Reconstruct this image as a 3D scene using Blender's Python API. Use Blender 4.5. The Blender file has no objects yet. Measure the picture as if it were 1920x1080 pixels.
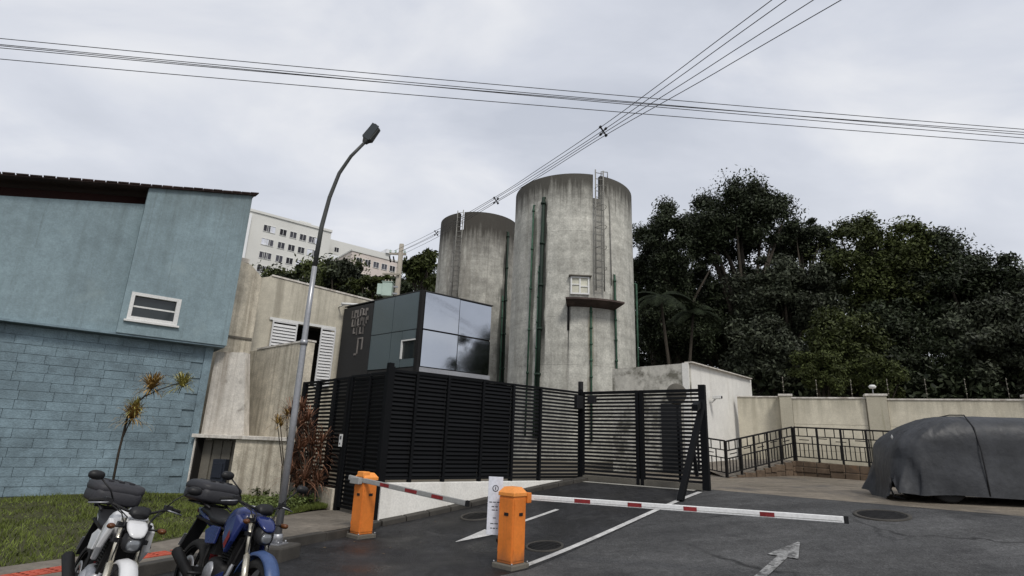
import bpy, bmesh, math, random
import numpy as np
from mathutils import Vector, Matrix
random.seed(7)
R = math.radians
# ------------------------------------------------------------------ camera, sky, sun, exposure
S = bpy.context.scene
C = S.collection
F, TH, RO, H = 1050.0, R(15.4), R(2.3), 1.65
cam_d = bpy.data.cameras.new('camera'); cam = bpy.data.objects.new('camera', cam_d); C.objects.link(cam)
cam_d.sensor_fit = 'HORIZONTAL'; cam_d.sensor_width = 36.0; cam_d.lens = 36.0*F/1920.0
cam_d.clip_end = 3000; cam_d.clip_start = 0.05
CM = Matrix.Rotation(math.pi/2+TH, 4, 'X') @ Matrix.Rotation(RO, 4, 'Z')
cam.matrix_world = Matrix.Translation((0, 0, H)) @ CM
S.camera = cam
SUN_EL, SUN_AZ = R(50), R(158)      # azimuth clockwise from +Y (behind right of the camera)
W = bpy.data.worlds.new('World'); S.world = W; W.use_nodes = True
def build_world():
    nt = W.node_tree; nt.nodes.clear(); N = nt.nodes.new; L = nt.links.new
    out = N('ShaderNodeOutputWorld'); bg = N('ShaderNodeBackground'); bg.inputs[1].default_value = 0.1
    L(bg.outputs[0], out.inputs[0])
    sky = N('ShaderNodeTexSky'); sky.sky_type = 'NISHITA'; sky.sun_disc = False
    sky.sun_elevation = SUN_EL; sky.sun_rotation = SUN_AZ; sky.air_density = 1.0; sky.dust_density = 3.0
    tc = N('ShaderNodeTexCoord'); sp = N('ShaderNodeSeparateXYZ'); L(tc.outputs['Generated'], sp.inputs[0])
    mz = N('ShaderNodeMath'); mz.operation = 'MAXIMUM'; L(sp.outputs[2], mz.inputs[0]); mz.inputs[1].default_value = 0.0
    ad = N('ShaderNodeMath'); ad.operation = 'ADD'; L(mz.outputs[0], ad.inputs[0]); ad.inputs[1].default_value = 0.28
    dv = N('ShaderNodeVectorMath'); dv.operation = 'DIVIDE'
    L(tc.outputs['Generated'], dv.inputs[0])
    cb = N('ShaderNodeCombineXYZ')
    for i in range(3): L(ad.outputs[0], cb.inputs[i])
    L(cb.outputs[0], dv.inputs[1])
    n1 = N('ShaderNodeTexNoise'); n1.inputs['Scale'].default_value = 1.7; n1.inputs['Detail'].default_value = 6; n1.inputs['Roughness'].default_value = .52; n1.inputs['Distortion'].default_value = .35
    mp = N('ShaderNodeMapping'); mp.inputs['Location'].default_value = (3.1, 1.2, .4); mp.inputs['Scale'].default_value = (1, 1.5, 1)
    L(dv.outputs[0], mp.inputs[0]); L(mp.outputs[0], n1.inputs['Vector'])
    cr = N('ShaderNodeValToRGB'); e = cr.color_ramp.elements
    e[0].position = .34; e[0].color = (.555, .59, .67, 1); e[1].position = .68; e[1].color = (.86, .87, .90, 1)
    m = e.new(.5); m.color = (.675, .705, .78, 1)
    L(n1.outputs['Fac'], cr.inputs[0])
    # whiter towards the horizon all the way round
    hz = N('ShaderNodeMapRange'); hz.inputs[1].default_value = 0.0; hz.inputs[2].default_value = .55; hz.inputs[3].default_value = .55; hz.inputs[4].default_value = 0.0
    L(mz.outputs[0], hz.inputs[0])
    mxh = N('ShaderNodeMix'); mxh.data_type = 'RGBA'; L(hz.outputs[0], mxh.inputs[0]); L(cr.outputs[0], mxh.inputs[6]); mxh.inputs[7].default_value = (.84, .86, .90, 1)
    sc = N('ShaderNodeVectorMath'); sc.operation = 'SCALE'; sc.inputs[3].default_value = 7.4; L(mxh.outputs[2], sc.inputs[0])
    mx = N('ShaderNodeMix'); mx.data_type = 'RGBA'; mx.inputs[0].default_value = .95
    L(sky.outputs[0], mx.inputs[6]); L(sc.outputs[0], mx.inputs[7]); L(mx.outputs[2], bg.inputs[0])
build_world()
sun_d = bpy.data.lights.new('sun', 'SUN'); sun = bpy.data.objects.new('sun', sun_d); C.objects.link(sun)
sun_d.energy = 1.5; sun_d.angle = R(14); sun_d.color = (1, .96, .9)
sv = Vector((math.sin(SUN_AZ)*math.cos(SUN_EL), math.cos(SUN_AZ)*math.cos(SUN_EL), math.sin(SUN_EL)))
sun.rotation_euler = sv.to_track_quat('Z', 'Y').to_euler(); sun.location = (0, -10, 30)
S.view_settings.view_transform = 'Standard'; S.view_settings.look = 'None'; S.view_settings.gamma = 1
S.view_settings.exposure = 0.45; S.view_settings.use_curve_mapping = False

# ------------------------------------------------------------------ pixel rays -> world points
def ray(px, py): return (CM @ Vector(((px-960)/F, -(py-540)/F, -1))).to_3d()
def at(px, py, Y):
    v = ray(px, py); return Vector((0, 0, H)) + v*(Y/v.y)
def atz(px, py, z):
    v = ray(px, py); return Vector((0, 0, H)) + v*((z-H)/v.z)
def oncyl(px, py, cx, cy, r):
    v = ray(px, py); a = v.x**2+v.y**2; b = -2*(v.x*cx+v.y*cy); c = cx*cx+cy*cy-r*r
    d = b*b-4*a*c; t = (-b-math.sqrt(max(d, 0)))/(2*a); return Vector((0, 0, H))+v*t
def onplane(px, py, o, ang, off=0.0):
    """point on a vertical wall through o, heading ang, in the wall's own (x, z); off moves the plane towards +y"""
    v = ray(px, py); n = Vector((-math.sin(ang), math.cos(ang))); d = Vector((math.cos(ang), math.sin(ang)))
    t = (n.x*o[0]+n.y*o[1]+off)/(n.x*v.x+n.y*v.y); p = Vector((0, 0, H))+v*t
    return ((p.x-o[0])*d.x+(p.y-o[1])*d.y, p.z)
UD = Vector((.6607, .7507)); VD = Vector((.7507, -.6607))
def g(x, y):
    """height of the driveway: level by the barriers, a ramp, level again at the gate"""
    u = x*UD.x+y*UD.y; t = min(max((u-6.5)/6.0, 0), 1)
    return .8*(.75*t+.25*t*t*(3-2*t)) + .03*max(0, u-12.5)
def uv(u, v): return Vector((UD.x*u+VD.x*v, UD.y*u+VD.y*v))
AD = math.atan2(.625, .781)         # heading of walls and fence (away to the right)
AV = math.atan2(-.6607, .7507)      # heading of the gate line

# ------------------------------------------------------------------ materials
def nm(nt, t): return nt.nodes.new(t)
def M(name, col, rough=.8, metal=0, var=.25, vs=1.2, fine=.12, fs=30, bump=.15, streak=None, rnd=0, spec=.3,
      top=None, blotch=None, coat=0, stains=None, obj=False, island=0, rings=0, low=None, mids=(), rv=.08, crack=None, fold=None, streaks=()):
    m = bpy.data.materials.new(name); m.use_nodes = True; nt = m.node_tree; L = nt.links.new
    b = nt.nodes['Principled BSDF']; b.inputs['Roughness'].default_value = rough; b.inputs['Metallic'].default_value = metal
    b.inputs['Specular IOR Level'].default_value = spec
    if coat: b.inputs['Coat Weight'].default_value = coat; b.inputs['Coat Roughness'].default_value = .08
    if obj:
        tc = nm(nt, 'ShaderNodeTexCoord'); pos = tc.outputs['Object']
    else:
        ge = nm(nt, 'ShaderNodeNewGeometry'); pos = ge.outputs['Position']
    def noise(scale, detail=4, sc3=None, rgh=.55, rot=0):
        n = nm(nt, 'ShaderNodeTexNoise'); n.inputs['Scale'].default_value = scale; n.inputs['Detail'].default_value = detail; n.inputs['Roughness'].default_value = rgh
        if sc3:
            mp = nm(nt, 'ShaderNodeMapping'); mp.inputs['Scale'].default_value = sc3; mp.inputs['Rotation'].default_value = (0, 0, rot); L(pos, mp.inputs[0]); L(mp.outputs[0], n.inputs['Vector'])
        else: L(pos, n.inputs['Vector'])
        return n.outputs['Fac']
    def mr(v, a, b_, c, d):
        r = nm(nt, 'ShaderNodeMapRange'); L(v, r.inputs[0])
        for i, q in enumerate((a, b_, c, d)): r.inputs[i+1].default_value = q
        return r.outputs[0]
    def math_(op, a, b_):
        q = nm(nt, 'ShaderNodeMath'); q.operation = op
        for i, s in enumerate((a, b_)):
            if isinstance(s, (int, float)): q.inputs[i].default_value = s
            else: L(s, q.inputs[i])
        return q.outputs[0]
    def mix(f, a, b_):
        q = nm(nt, 'ShaderNodeMix'); q.data_type = 'RGBA'
        if isinstance(f, (int, float)): q.inputs[0].default_value = f
        else: L(f, q.inputs[0])
        for i, s in ((6, a), (7, b_)):
            if isinstance(s, tuple): q.inputs[i].default_value = (*s, 1)
            else: L(s, q.inputs[i])
        return q.outputs[2]
    def scale(c, v):
        q = nm(nt, 'ShaderNodeVectorMath'); q.operation = 'SCALE'
        if isinstance(c, tuple): q.inputs[0].default_value = c
        else: L(c, q.inputs[0])
        L(v, q.inputs[3]); return q.outputs[0]
    n1 = noise(vs, 5); n2 = noise(fs, 3)
    c = scale(col, mr(n1, .25, .75, 1-var, 1+var))
    if fine: c = scale(c, mr(n2, .25, .75, 1-fine, 1+fine))
    if rnd:
        oi = nm(nt, 'ShaderNodeObjectInfo'); c = scale(c, mr(oi.outputs['Random'], 0, 1, 1-rnd, 1+rnd))
    if island:
        gi = nm(nt, 'ShaderNodeNewGeometry'); c = scale(c, mr(gi.outputs['Random Per Island'], 0, 1, 1-island, 1+island))
    if rings:
        n = noise(1, 3, (.15, .15, rings)); c = scale(c, mr(n, .3, .7, .88, 1.1))
    for md in mids:
        am_, sc_, st_ = md[:3]; n = noise(1, 5, (sc_*st_[0], sc_*st_[1], sc_), .62, md[3] if len(md) > 3 else 0); c = scale(c, mr(n, .32, .68, 1-am_, 1+am_))
    if blotch:      # (colour, threshold, scale, amount)
        n = noise(blotch[2], 6, None, .65); c = mix(mr(n, blotch[1], blotch[1]+.14, 0, blotch[3]), c, blotch[0])
    for q in streaks:
        n = noise(1, 4, (q[2], q[2], q[4] if len(q) > 4 else .2), .6); c = mix(mr(n, q[1], q[1]+.16, 0, q[3]), c, q[0])
    if streak:      # (colour, threshold, xy scale, amount)
        n = noise(1, 4, (streak[2], streak[2], .22)); c = mix(mr(n, streak[1], streak[1]+.25, 0, streak[3]), c, streak[0])
    if stains or top or low:
        tc2 = nm(nt, 'ShaderNodeTexCoord'); sp = nm(nt, 'ShaderNodeSeparateXYZ'); L(tc2.outputs['Object'], sp.inputs[0])
    if stains:      # running stains: (x, z bottom, z top, half width, colour, amount) in the object's own space
        for (x0, za, zb, hw, scol, am) in stains:
            nn = noise(1, 3, (7, 7, .5)); w = math_('MULTIPLY', mr(nn, .3, .7, .2, 1.9), hw)
            d = math_('ABSOLUTE', math_('SUBTRACT', sp.outputs[0], x0), 0)
            f = mr(math_('DIVIDE', d, w), .45, 1.1, 1, 0)
            f = math_('MULTIPLY', f, mr(sp.outputs[2], zb-.4, zb+.05, 1, 0)); f = math_('MULTIPLY', f, mr(sp.outputs[2], za, za+2.5, 0, 1))
            f = math_('MULTIPLY', f, mr(sp.outputs[1], -.2, .2, 1, 0))
            c = mix(math_('MULTIPLY', f, am), c, scol)
    if top:         # (z start, z end, colour, amount): algae on the upper rim, ragged lower edge
        nn = noise(1, 6, (5.5, 5.5, .35), .65); zz = math_('ADD', sp.outputs[2], mr(nn, .25, .75, -.7, .7))
        c = mix(math_('MULTIPLY', mr(zz, top[0], top[1], 0, 1), top[3]), c, top[2])
    if low:
        nn = noise(1, 5, (2.2, 2.2, .7)); zz = math_('ADD', sp.outputs[2], mr(nn, .25, .75, -.35, .35))
        c = mix(math_('MULTIPLY', mr(zz, low[0], low[1], 1, 0), low[3]), c, low[2])
    if crack:       # (cell scale, line width, amount): wandering cracks
        wv = nm(nt, 'ShaderNodeTexNoise'); wv.inputs['Scale'].default_value = 2.5; wv.inputs['Detail'].default_value = 5; L(pos, wv.inputs['Vector'])
        av = nm(nt, 'ShaderNodeVectorMath'); av.operation = 'MULTIPLY_ADD'; L(wv.outputs['Color'], av.inputs[0]); av.inputs[1].default_value = (.55, .55, 0); L(pos, av.inputs[2])
        vo = nm(nt, 'ShaderNodeTexVoronoi'); vo.feature = 'DISTANCE_TO_EDGE'; vo.inputs['Scale'].default_value = crack[0]; L(av.outputs[0], vo.inputs['Vector'])
        cf = mr(vo.outputs['Distance'], 0, crack[1], crack[2], 0); c = mix(math_('MULTIPLY', cf, mr(noise(.5, 2), .45, .6, 0, 1)), c, (.008, .008, .008))
    L(c, b.inputs['Base Color'])
    L(mr(n1, .3, .7, max(rough-rv, .03), min(rough+rv, 1)), b.inputs['Roughness'])
    if bump:
        bp = nm(nt, 'ShaderNodeBump'); bp.inputs['Strength'].default_value = bump; bp.inputs['Distance'].default_value = .02
        L(math_('ADD', n2, math_('MULTIPLY', n1, .8)), bp.inputs['Height']); L(bp.outputs[0], b.inputs['Normal'])
    if fold:        # (scale, (sx, sy, sz), distance): cloth folds
        b2 = nm(nt, 'ShaderNodeBump'); b2.inputs['Strength'].default_value = 1; b2.inputs['Distance'].default_value = fold[2]
        L(noise(1, 3, tuple(fold[0]*q for q in fold[1]), .5), b2.inputs['Height'])
        for l in list(nt.links):
            if l.to_node == b and l.to_socket.name == 'Normal': L(l.from_node.outputs[0], b2.inputs['Normal'])
        L(b2.outputs[0], b.inputs['Normal'])
    m.diffuse_color = (*col, 1)
    return m
BLK = (.025, .024, .022); ALG = (.07, .066, .055)
m_blue = M('blue_plaster', (.212, .280, .305), .85, var=.12, mids=((.10, 3, (1, 1)), (.08, 14, (1, 1))), streak=((.10, .13, .13), .52, 3.0, .5), streaks=(((.09, .11, .11), .60, 9, .45, .3),), blotch=((.28, .345, .35), .60, .8, .5), top=(7.0, 8.6, (.085, .095, .085), .5))
m_bluestone = M('blue_painted_stone', (.165, .225, .258), .8, var=.2, rnd=.06, mids=((.15, 6, (1, 1)), (.12, 1.2, (1, 1))), blotch=((.095, .125, .135), .60, 1.5, .5), bump=.6)
m_bluejoint = M('blue_mortar', (.160, .215, .245), .9, mids=((.2, 4, (1, 1)),))
m_tile = M('roof_tile', (.040, .026, .023), .9, var=.4, rnd=.4)
m_soffit = M('soffit_timber', (.03, .012, .010), .9)
m_cream = M('cream_render', (.51, .475, .39), .9, var=.1, mids=((.09, 5, (1, 1)),), streak=((.20, .18, .14), .47, 4.0, .7))
m_conc = M('raw_concrete', (.54, .49, .395), .92, var=.18, mids=((.16, 5, (1, 1)), (.12, 1.5, (1, 1))), streak=((.17, .14, .10), .47, 6.0, .75), fine=.18, bump=.45, blotch=((.17, .14, .10), .60, 1.1, .6))
m_pale = M('pale_weathered_plaster', (.60, .565, .51), .92, var=.16, mids=((.14, 6, (1, 1)),), streak=((.24, .20, .155), .48, 5, .75), blotch=((.14, .12, .095), .59, 2.2, .8), bump=.4)
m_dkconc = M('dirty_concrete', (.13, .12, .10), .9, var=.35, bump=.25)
m_white = M('white_wall', (.73, .715, .67), .9, var=.07, mids=((.05, 4, (1, 1)),), streak=((.42, .39, .33), .57, 2.8, .5))
m_mossw = M('mould_stained_wall', (.52, .50, .44), .9, var=.1, mids=((.15, 6, (1, 1)),), blotch=((.10, .095, .07), .48, 1.9, .85), streak=((.16, .15, .12), .54, 3, .65))
m_bwall = M('beige_wall_paint', (.54, .50, .40), .9, var=.1, mids=((.08, 4, (1, 1)),), streak=((.31, .275, .20), .52, 2.6, .55), rnd=.06, low=(1.2, 2.2, (.22, .20, .145), .6), top=(3.0, 3.75, (.27, .25, .19), .55))
m_pil = M('beige_pilaster', (.40, .37, .29), .9, var=.15, streak=((.14, .14, .06), .58, 3.5, .7))
m_steel = M('charcoal_steel', (.0045, .005, .006), .65, var=.25, fine=.2, bump=.05, rnd=.25, spec=.14)
m_iron = M('black_iron', (.010, .0095, .0095), .6, bump=.05, spec=.25)
m_dark = M('dark_grey_cladding', (.030, .0305, .031), .65, var=.1, bump=.03, spec=.25)
m_panel = M('slate_blue_panel', (.085, .115, .125), .38, var=.08, bump=.03, rnd=.05, spec=.5)
m_letter = M('pale_metal_letters', (.17, .155, .145), .6, rnd=.4)
m_mirror = M('mirror_glass', (.45, .475, .52), .02, metal=1.0, var=.06, fine=0, bump=.006, vs=.9)
m_glass = M('window_glass', (.02, .026, .028), .06, var=.2, bump=0, spec=.6)
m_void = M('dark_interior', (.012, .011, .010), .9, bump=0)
m_frame = M('white_frame', (.66, .66, .64), .6, var=.06, bump=.03)
m_shut = M('white_shutter', (.60, .60, .60), .6, var=.06, bump=.03)
m_orange = M('orange_paint', (.66, .19, .03), .5, var=.12, fine=.08, bump=.05, mids=((.10, 5, (1, 1)),), streak=((.36, .12, .04), .56, 14, .5), blotch=((.30, .10, .035), .66, 6, .6), low=(.06, .26, (.20, .09, .045), .7), spec=.35)
m_orangelid = M('orange_lid', (.80, .29, .06), .42, var=.1, bump=.04, spec=.4)
m_arm = M('white_arm_paint', (.74, .74, .73), .45, var=.06, bump=.03)
m_armg = M('grey_arm_paint', (.28, .28, .27), .55, var=.25, bump=.03)
m_red = M('red_reflective', (.21, .022, .024), .5, var=.3, mids=((.25, 12, (1, 1)),), bump=.02)
m_black = M('black_plastic', (.012, .012, .013), .5, bump=.04)
m_rubber = M('tyre_rubber', (.016, .016, .016), .85)
m_galv = M('galvanised_steel', (.34, .345, .36), .42, metal=.6, var=.15, bump=.03)
m_lamp = M('lamp_head_grey', (.055, .058, .055), .5)
m_paint = M('road_paint', (.46, .455, .44), .8, var=.15, blotch=((.06, .06, .058), .585, 11, .85), fine=.25, mids=((.2, 4, (1, 1)),))
m_worn = M('worn_road_paint', (.27, .27, .265), .85, var=.25, blotch=((.062, .062, .061), .46, 10, .9), fine=.35, mids=((.3, 3, (1, 1)),))
m_lane = M('damp_black_asphalt', (.0165, .0165, .0175), .50, var=.3, vs=.9, fine=.5, fs=45, bump=1.0, spec=.4, rv=.26, mids=((.40, 7, (1, 1)), (.5, 1.7, (1, .12), -AV), (.35, .7, (1, 1)), (.3, 22, (1, 1))), blotch=((.050, .050, .050), .56, 1.3, .65), crack=(.45, .018, .8))
m_old = M('old_grey_asphalt', (.060, .0598, .060), .72, var=.18, vs=.6, fine=.40, fs=42, bump=1.0, spec=.3, rv=.24, mids=((.20, 9, (1, 1)), (.32, 1.2, (.12, 1), -AV), (.30, .5, (1, 1)), (.22, 24, (1, 1))), blotch=((.022, .022, .023), .55, .7, .8), crack=(.35, .014, .85))
m_yard = M('muddy_paving', (.165, .14, .108), .62, var=.22, vs=.6, fine=.25, fs=40, rv=.22, mids=((.22, 6, (1, 1)), (.26, 1.5, (.5, 2.5))), blotch=((.065, .06, .056), .54, .8, .8), bump=.5, spec=.4)
m_pave = M('pavement_concrete', (.16, .14, .115), .85, var=.28, vs=1.5, mids=((.2, 7, (1, 1)),), blotch=((.075, .065, .05), .56, 2.5, .65), bump=.35)
m_kerb = M('dark_damp_kerb', (.05, .046, .040), .7, var=.4, vs=3)
m_tactile = M('red_tactile_paving', (.42, .085, .05), .8, var=.2, rnd=.12)
m_soil = M('lawn_soil', (.05, .05, .022), .95, var=.3)
m_ground = M('bare_ground', (.12, .105, .08), .95, var=.3, vs=.3)
m_hill = M('wooded_hillside', (.025, .032, .016), .95, var=.4, vs=.2)
m_grass = M('grass_blade', (.105, .130, .032), .85, var=.45, vs=1.0, fine=0, bump=0, island=.4, spec=.12, mids=((.35, 3, (1, 1)),))
m_leafd = M('dark_leaf', (.026, .034, .016), .6, var=.45, vs=.35, fine=0, bump=0, island=.6, spec=.2)
m_leafp = M('palm_leaf', (.017, .023, .012), .7, var=.3, bump=0, island=.5, spec=.1)
m_leafg = M('grey_green_leaf', (.042, .049, .030), .6, var=.45, vs=.35, fine=0, bump=0, island=.6, spec=.2)
m_leafo = M('olive_leaf', (.046, .056, .017), .6, var=.45, vs=.35, fine=0, bump=0, island=.6, spec=.15)
m_leafy = M('fresh_leaf', (.10, .13, .035), .6, var=.3, fine=0, bump=0, island=.4)
m_redleaf = M('rusty_red_leaf', (.17, .085, .052), .7, var=.4, vs=4, fine=0, bump=0, island=.65, spec=.2)
m_goldleaf = M('amber_leaf', (.27, .175, .055), .7, var=.35, vs=5, fine=0, bump=0, island=.55)
m_limeleaf = M('yellow_green_leaf', (.30, .27, .08), .7, var=.35, vs=5, fine=0, bump=0, island=.5)
m_bark = M('bark', (.045, .037, .028), .95, var=.35, bump=.4)
m_barkp = M('pale_bark', (.07, .062, .05), .95, var=.3, bump=.4)
m_green = M('green_pipe_paint', (.042, .090, .060), .7, var=.35, mids=((.3, 3, (1, 1)),), blotch=((.02, .03, .022), .58, 2.5, .7), spec=.2)
m_rust = M('rusty_slab', (.075, .055, .048), .9, var=.4, mids=((.3, 3, (1, 1)),))
m_tower_trim = M('weathered_ladder_steel', (.21, .205, .185), .75, metal=.1)
m_apt = M('apartment_render', (.60, .595, .56), .9, var=.06, vs=.2)
m_aptw = M('apartment_white', (.72, .725, .73), .9, var=.04, vs=.2)
m_aptwin = M('apartment_glass', (.05, .05, .06), .5, rnd=.7, bump=0, spec=.15)
m_curtain = M('apartment_shutter', (.62, .64, .70), .6, bump=0)
m_polec = M('pole_concrete', (.33, .30, .25), .9, var=.2)
m_trafo = M('pale_green_enamel', (.40, .50, .44), .5, var=.12)
m_cable = M('cable_black', (.03, .03, .032), .6, bump=0)
m_cover = M('grey_car_cover', (.032, .034, .038), .55, var=.25, vs=2, mids=((.15, 5, (1, 1)), (.2, 1.2, (1, 1))), bump=.35, fs=11, spec=.35, obj=True, fold=(1, (1.7, 1.7, .55), .09))
m_stone = M('brown_stone', (.12, .085, .058), .9, var=.35, vs=2, rnd=.15, bump=.4, blotch=((.24, .12, .055), .57, 1.6, .65), mids=((.2, 7, (1, 1)),))
m_strip = M('pale_threshold', (.30, .29, .26), .85, var=.25)
m_sign = M('white_sign_board', (.66, .68, .74), .5, var=.04, bump=.02)
m_ink = M('sign_ink', (.06, .06, .07), .7, bump=0)

# ------------------------------------------------------------------ mesh helpers
class MB:
    def __init__(s): s.v = []; s.f = []; s.sm = []
    def add(s, vs, fs, sm=False):
        o = len(s.v); s.v += [tuple(p) for p in vs]; s.f += [tuple(i+o for i in q) for q in fs]; s.sm += [sm]*len(fs); return s
    def box(s, x0, x1, y0, y1, z0, z1):
        v = [(x, y, z) for z in (z0, z1) for x, y in ((x0, y0), (x1, y0), (x1, y1), (x0, y1))]
        return s.add(v, [(3, 2, 1, 0), (4, 5, 6, 7), (0, 1, 5, 4), (1, 2, 6, 5), (2, 3, 7, 6), (3, 0, 4, 7)])
    def bar(s, a, b, w, h, up=(0, 0, 1)):
        a = Vector(a); b = Vector(b); d = (b-a).normalized(); u = Vector(up)
        if abs(d.dot(u)) > .98: u = Vector((0, 1, 0))
        x = d.cross(u).normalized(); z = x.cross(d); v = []
        for p in (a, b):
            for i, j in ((-1, -1), (1, -1), (1, 1), (-1, 1)): v.append(p+x*(i*w/2)+z*(j*h/2))
        return s.add(v, [(0, 1, 2, 3), (7, 6, 5, 4), (0, 4, 5, 1), (1, 5, 6, 2), (2, 6, 7, 3), (3, 7, 4, 0)])
    def prism(s, pts, z0, z1):
        n = len(pts); v = [(*p, z0) for p in pts]+[(*p, z1) for p in pts]
        return s.add(v, [tuple(range(n))[::-1], tuple(range(n, 2*n))]+[(i, (i+1) % n, n+(i+1) % n, n+i) for i in range(n)])
    def wallpoly(s, pts, y0, y1):      # polygon in x,z given depth y0..y1
        n = len(pts); v = [(p[0], y0, p[1]) for p in pts]+[(p[0], y1, p[1]) for p in pts]
        return s.add(v, [tuple(range(n)), tuple(range(n, 2*n))[::-1]]+[(i, n+i, n+(i+1) % n, (i+1) % n) for i in range(n)])
    def tube(s, pts, r, n=8, cap=True, closed=False):
        pts = [Vector(p) for p in pts]; rs = r if isinstance(r, (list, tuple)) else [r]*len(pts); v = []; k = len(pts)
        px = None
        for i, p in enumerate(pts):
            d = (pts[(i+1) % k if closed else min(i+1, k-1)]-pts[(i-1) if closed else max(i-1, 0)]).normalized()
            if px is None:
                u = Vector((0, 0, 1)) if abs(d.z) < .9 else Vector((1, 0, 0)); px = d.cross(u).normalized()
            px = (px-d*px.dot(d)).normalized(); py = d.cross(px)
            for j in range(n):
                a = 2*math.pi*j/n; v.append(p+px*(rs[i]*math.cos(a))+py*(rs[i]*math.sin(a)))
        f = []; kk = k if closed else k-1
        for i in range(kk):
            for j in range(n):
                i2 = (i+1) % k; f.append((i*n+j, i*n+(j+1) % n, i2*n+(j+1) % n, i2*n+j))
        s.add(v, f, True)
        if cap and not closed:
            o = len(s.v)-len(v); s.f += [tuple(o+j for j in range(n))[::-1], tuple(o+(k-1)*n+j for j in range(n))]; s.sm += [False]*2
        return s
    def lathe(s, prof, n=32, a0=0, a1=2*math.pi, axis='z', c=(0, 0, 0), sm=True):
        full = abs(a1-a0-2*math.pi) < 1e-6; m = n if full else n+1; v = []
        for i in range(m):
            a = a0+(a1-a0)*i/n
            for r, z in prof:
                p = (r*math.cos(a), r*math.sin(a), z)
                if axis == 'y': p = (p[0], p[2], p[1])
                if axis == 'x': p = (p[2], p[0], p[1])
                v.append((p[0]+c[0], p[1]+c[1], p[2]+c[2]))
        k = len(prof); f = []
        for i in range(n):
            for j in range(k-1):
                a, b = i*k, ((i+1) % m)*k; f.append((a+j, b+j, b+j+1, a+j+1))
        return s.add(v, f, sm)
    def loft(s, secs, n=16, e=2.6):     # sections (x, z centre, half width, half height[, y centre]) along x, superellipse
        v = []
        for sc in secs:
            x, zc, hw, hh = sc[:4]; yc = sc[4] if len(sc) > 4 else 0
            for j in range(n):
                a = 2*math.pi*j/n; ca, sa = math.cos(a), math.sin(a)
                v.append((x, yc+hw*math.copysign(abs(ca)**(2/e), ca), zc+hh*math.copysign(abs(sa)**(2/e), sa)))
        f = [(i*n+j, i*n+(j+1) % n, (i+1)*n+(j+1) % n, (i+1)*n+j) for i in range(len(secs)-1) for j in range(n)]
        f += [tuple(range(n))[::-1], tuple((len(secs)-1)*n+j for j in range(n))]
        return s.add(v, f, True)
    def mesh(s, name, recalc=True):
        me = bpy.data.meshes.new(name); me.from_pydata(s.v, [], s.f)
        me.polygons.foreach_set('use_smooth', s.sm)
        if recalc:
            bm = bmesh.new(); bm.from_mesh(me); bmesh.ops.recalc_face_normals(bm, faces=bm.faces); bm.to_mesh(me); bm.free()
        me.update(); return me
def link(name, me, mat=None, parent=None, loc=None, rot=None):
    o = bpy.data.objects.new(name, me); C.objects.link(o)
    if mat is not None and me is not None and not me.materials: me.materials.append(mat)
    if parent: o.parent = parent
    if loc is not None: o.location = loc
    if rot is not None: o.rotation_euler = rot
    return o
def part(name, mb, mat, parent=None, bevel=0, **k):
    o = link(name, mb.mesh(name), mat, parent, **k)
    if bevel:
        b = o.modifiers.new('bevel', 'BEVEL'); b.width = bevel; b.segments = 2; b.limit_method = 'ANGLE'; b.angle_limit = R(40)
    return o
def thing(name, label, cat, loc=(0, 0, 0), rz=0, group=None):
    o = bpy.data.objects.new(name, None); C.objects.link(o); o.location = loc; o.rotation_euler = (0, 0, rz); o.empty_display_size = .2
    o['label'] = label; o['category'] = cat
    if group: o['group'] = group
    return o
def tag(o, label, cat, group=None):
    o['label'] = label; o['category'] = cat
    if group: o['group'] = group
    return o
def struct(name, mb, mat, parent=None, recalc=True):
    o = link(name, mb.mesh(name, recalc), mat, parent)
    if not parent: o['kind'] = 'structure'
    return o
def npmesh(name, v, f, nper):
    me = bpy.data.meshes.new(name); me.vertices.add(len(v)); me.vertices.foreach_set('co', v.astype(np.float32).ravel())
    k = len(f); me.loops.add(k*nper); me.loops.foreach_set('vertex_index', f.astype(np.int32).ravel())
    me.polygons.add(k); me.polygons.foreach_set('loop_start', np.arange(0, k*nper, nper, dtype=np.int32))
    me.polygons.foreach_set('loop_total', np.full(k, nper, dtype=np.int32)); me.update(calc_edges=True); return me

# ------------------------------------------------------------------ ground, roads, pavement
def sheet(pts_grid, zf, name, mat, off=0.0):
    """pts_grid: 2D list of xy; draped on zf"""
    mb = MB(); n = len(pts_grid[0])
    for row in pts_grid: mb.v += [(p[0], p[1], zf(p[0], p[1])+off) for p in row]
    for i in range(len(pts_grid)-1):
        for j in range(n-1): mb.f.append((i*n+j, i*n+j+1, (i+1)*n+j+1, (i+1)*n+j)); mb.sm.append(True)
    o = struct(name, mb, mat, recalc=False)
    me = o.data
    if me.polygons[0].normal.z < 0: me.flip_normals()
    return o
def lerp(a, b, t): return a+(b-a)*t
KERB = [(-9.5, -6.0), (-6.6, 1.6), (-5.35, 4.4), (-4.15, 7.07), (-3.27, 9.05), (-2.62, 10.4), (-2.38, 11.0), (-2.30, 11.38)]
FA = Vector((-2.41, 11.47)); FC = Vector((1.92, 14.93)); FG = Vector((4.45, 12.91))
FDIR = (FC-FA).normalized(); FN = Vector((FDIR.y, -FDIR.x))      # FN points to the road
foot = [FA+FDIR*(5.54*t)+FN*.17 for t in (0, .25, .5, .75, 1.0)]
edge = [Vector(p) for p in KERB]+[p for p in foot[1:]]
def resample(pl, n):
    L_ = [0]
    for a, b in zip(pl, pl[1:]): L_.append(L_[-1]+(b-a).length)
    out = []
    for i in range(n):
        s_ = L_[-1]*i/(n-1); k = max(j for j in range(len(L_)) if L_[j] <= s_+1e-9); k = min(k, len(pl)-2)
        out.append(lerp(pl[k], pl[k+1], (s_-L_[k])/(L_[k+1]-L_[k])))
    return out
NE = 110
le = resample(edge, NE)
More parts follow.
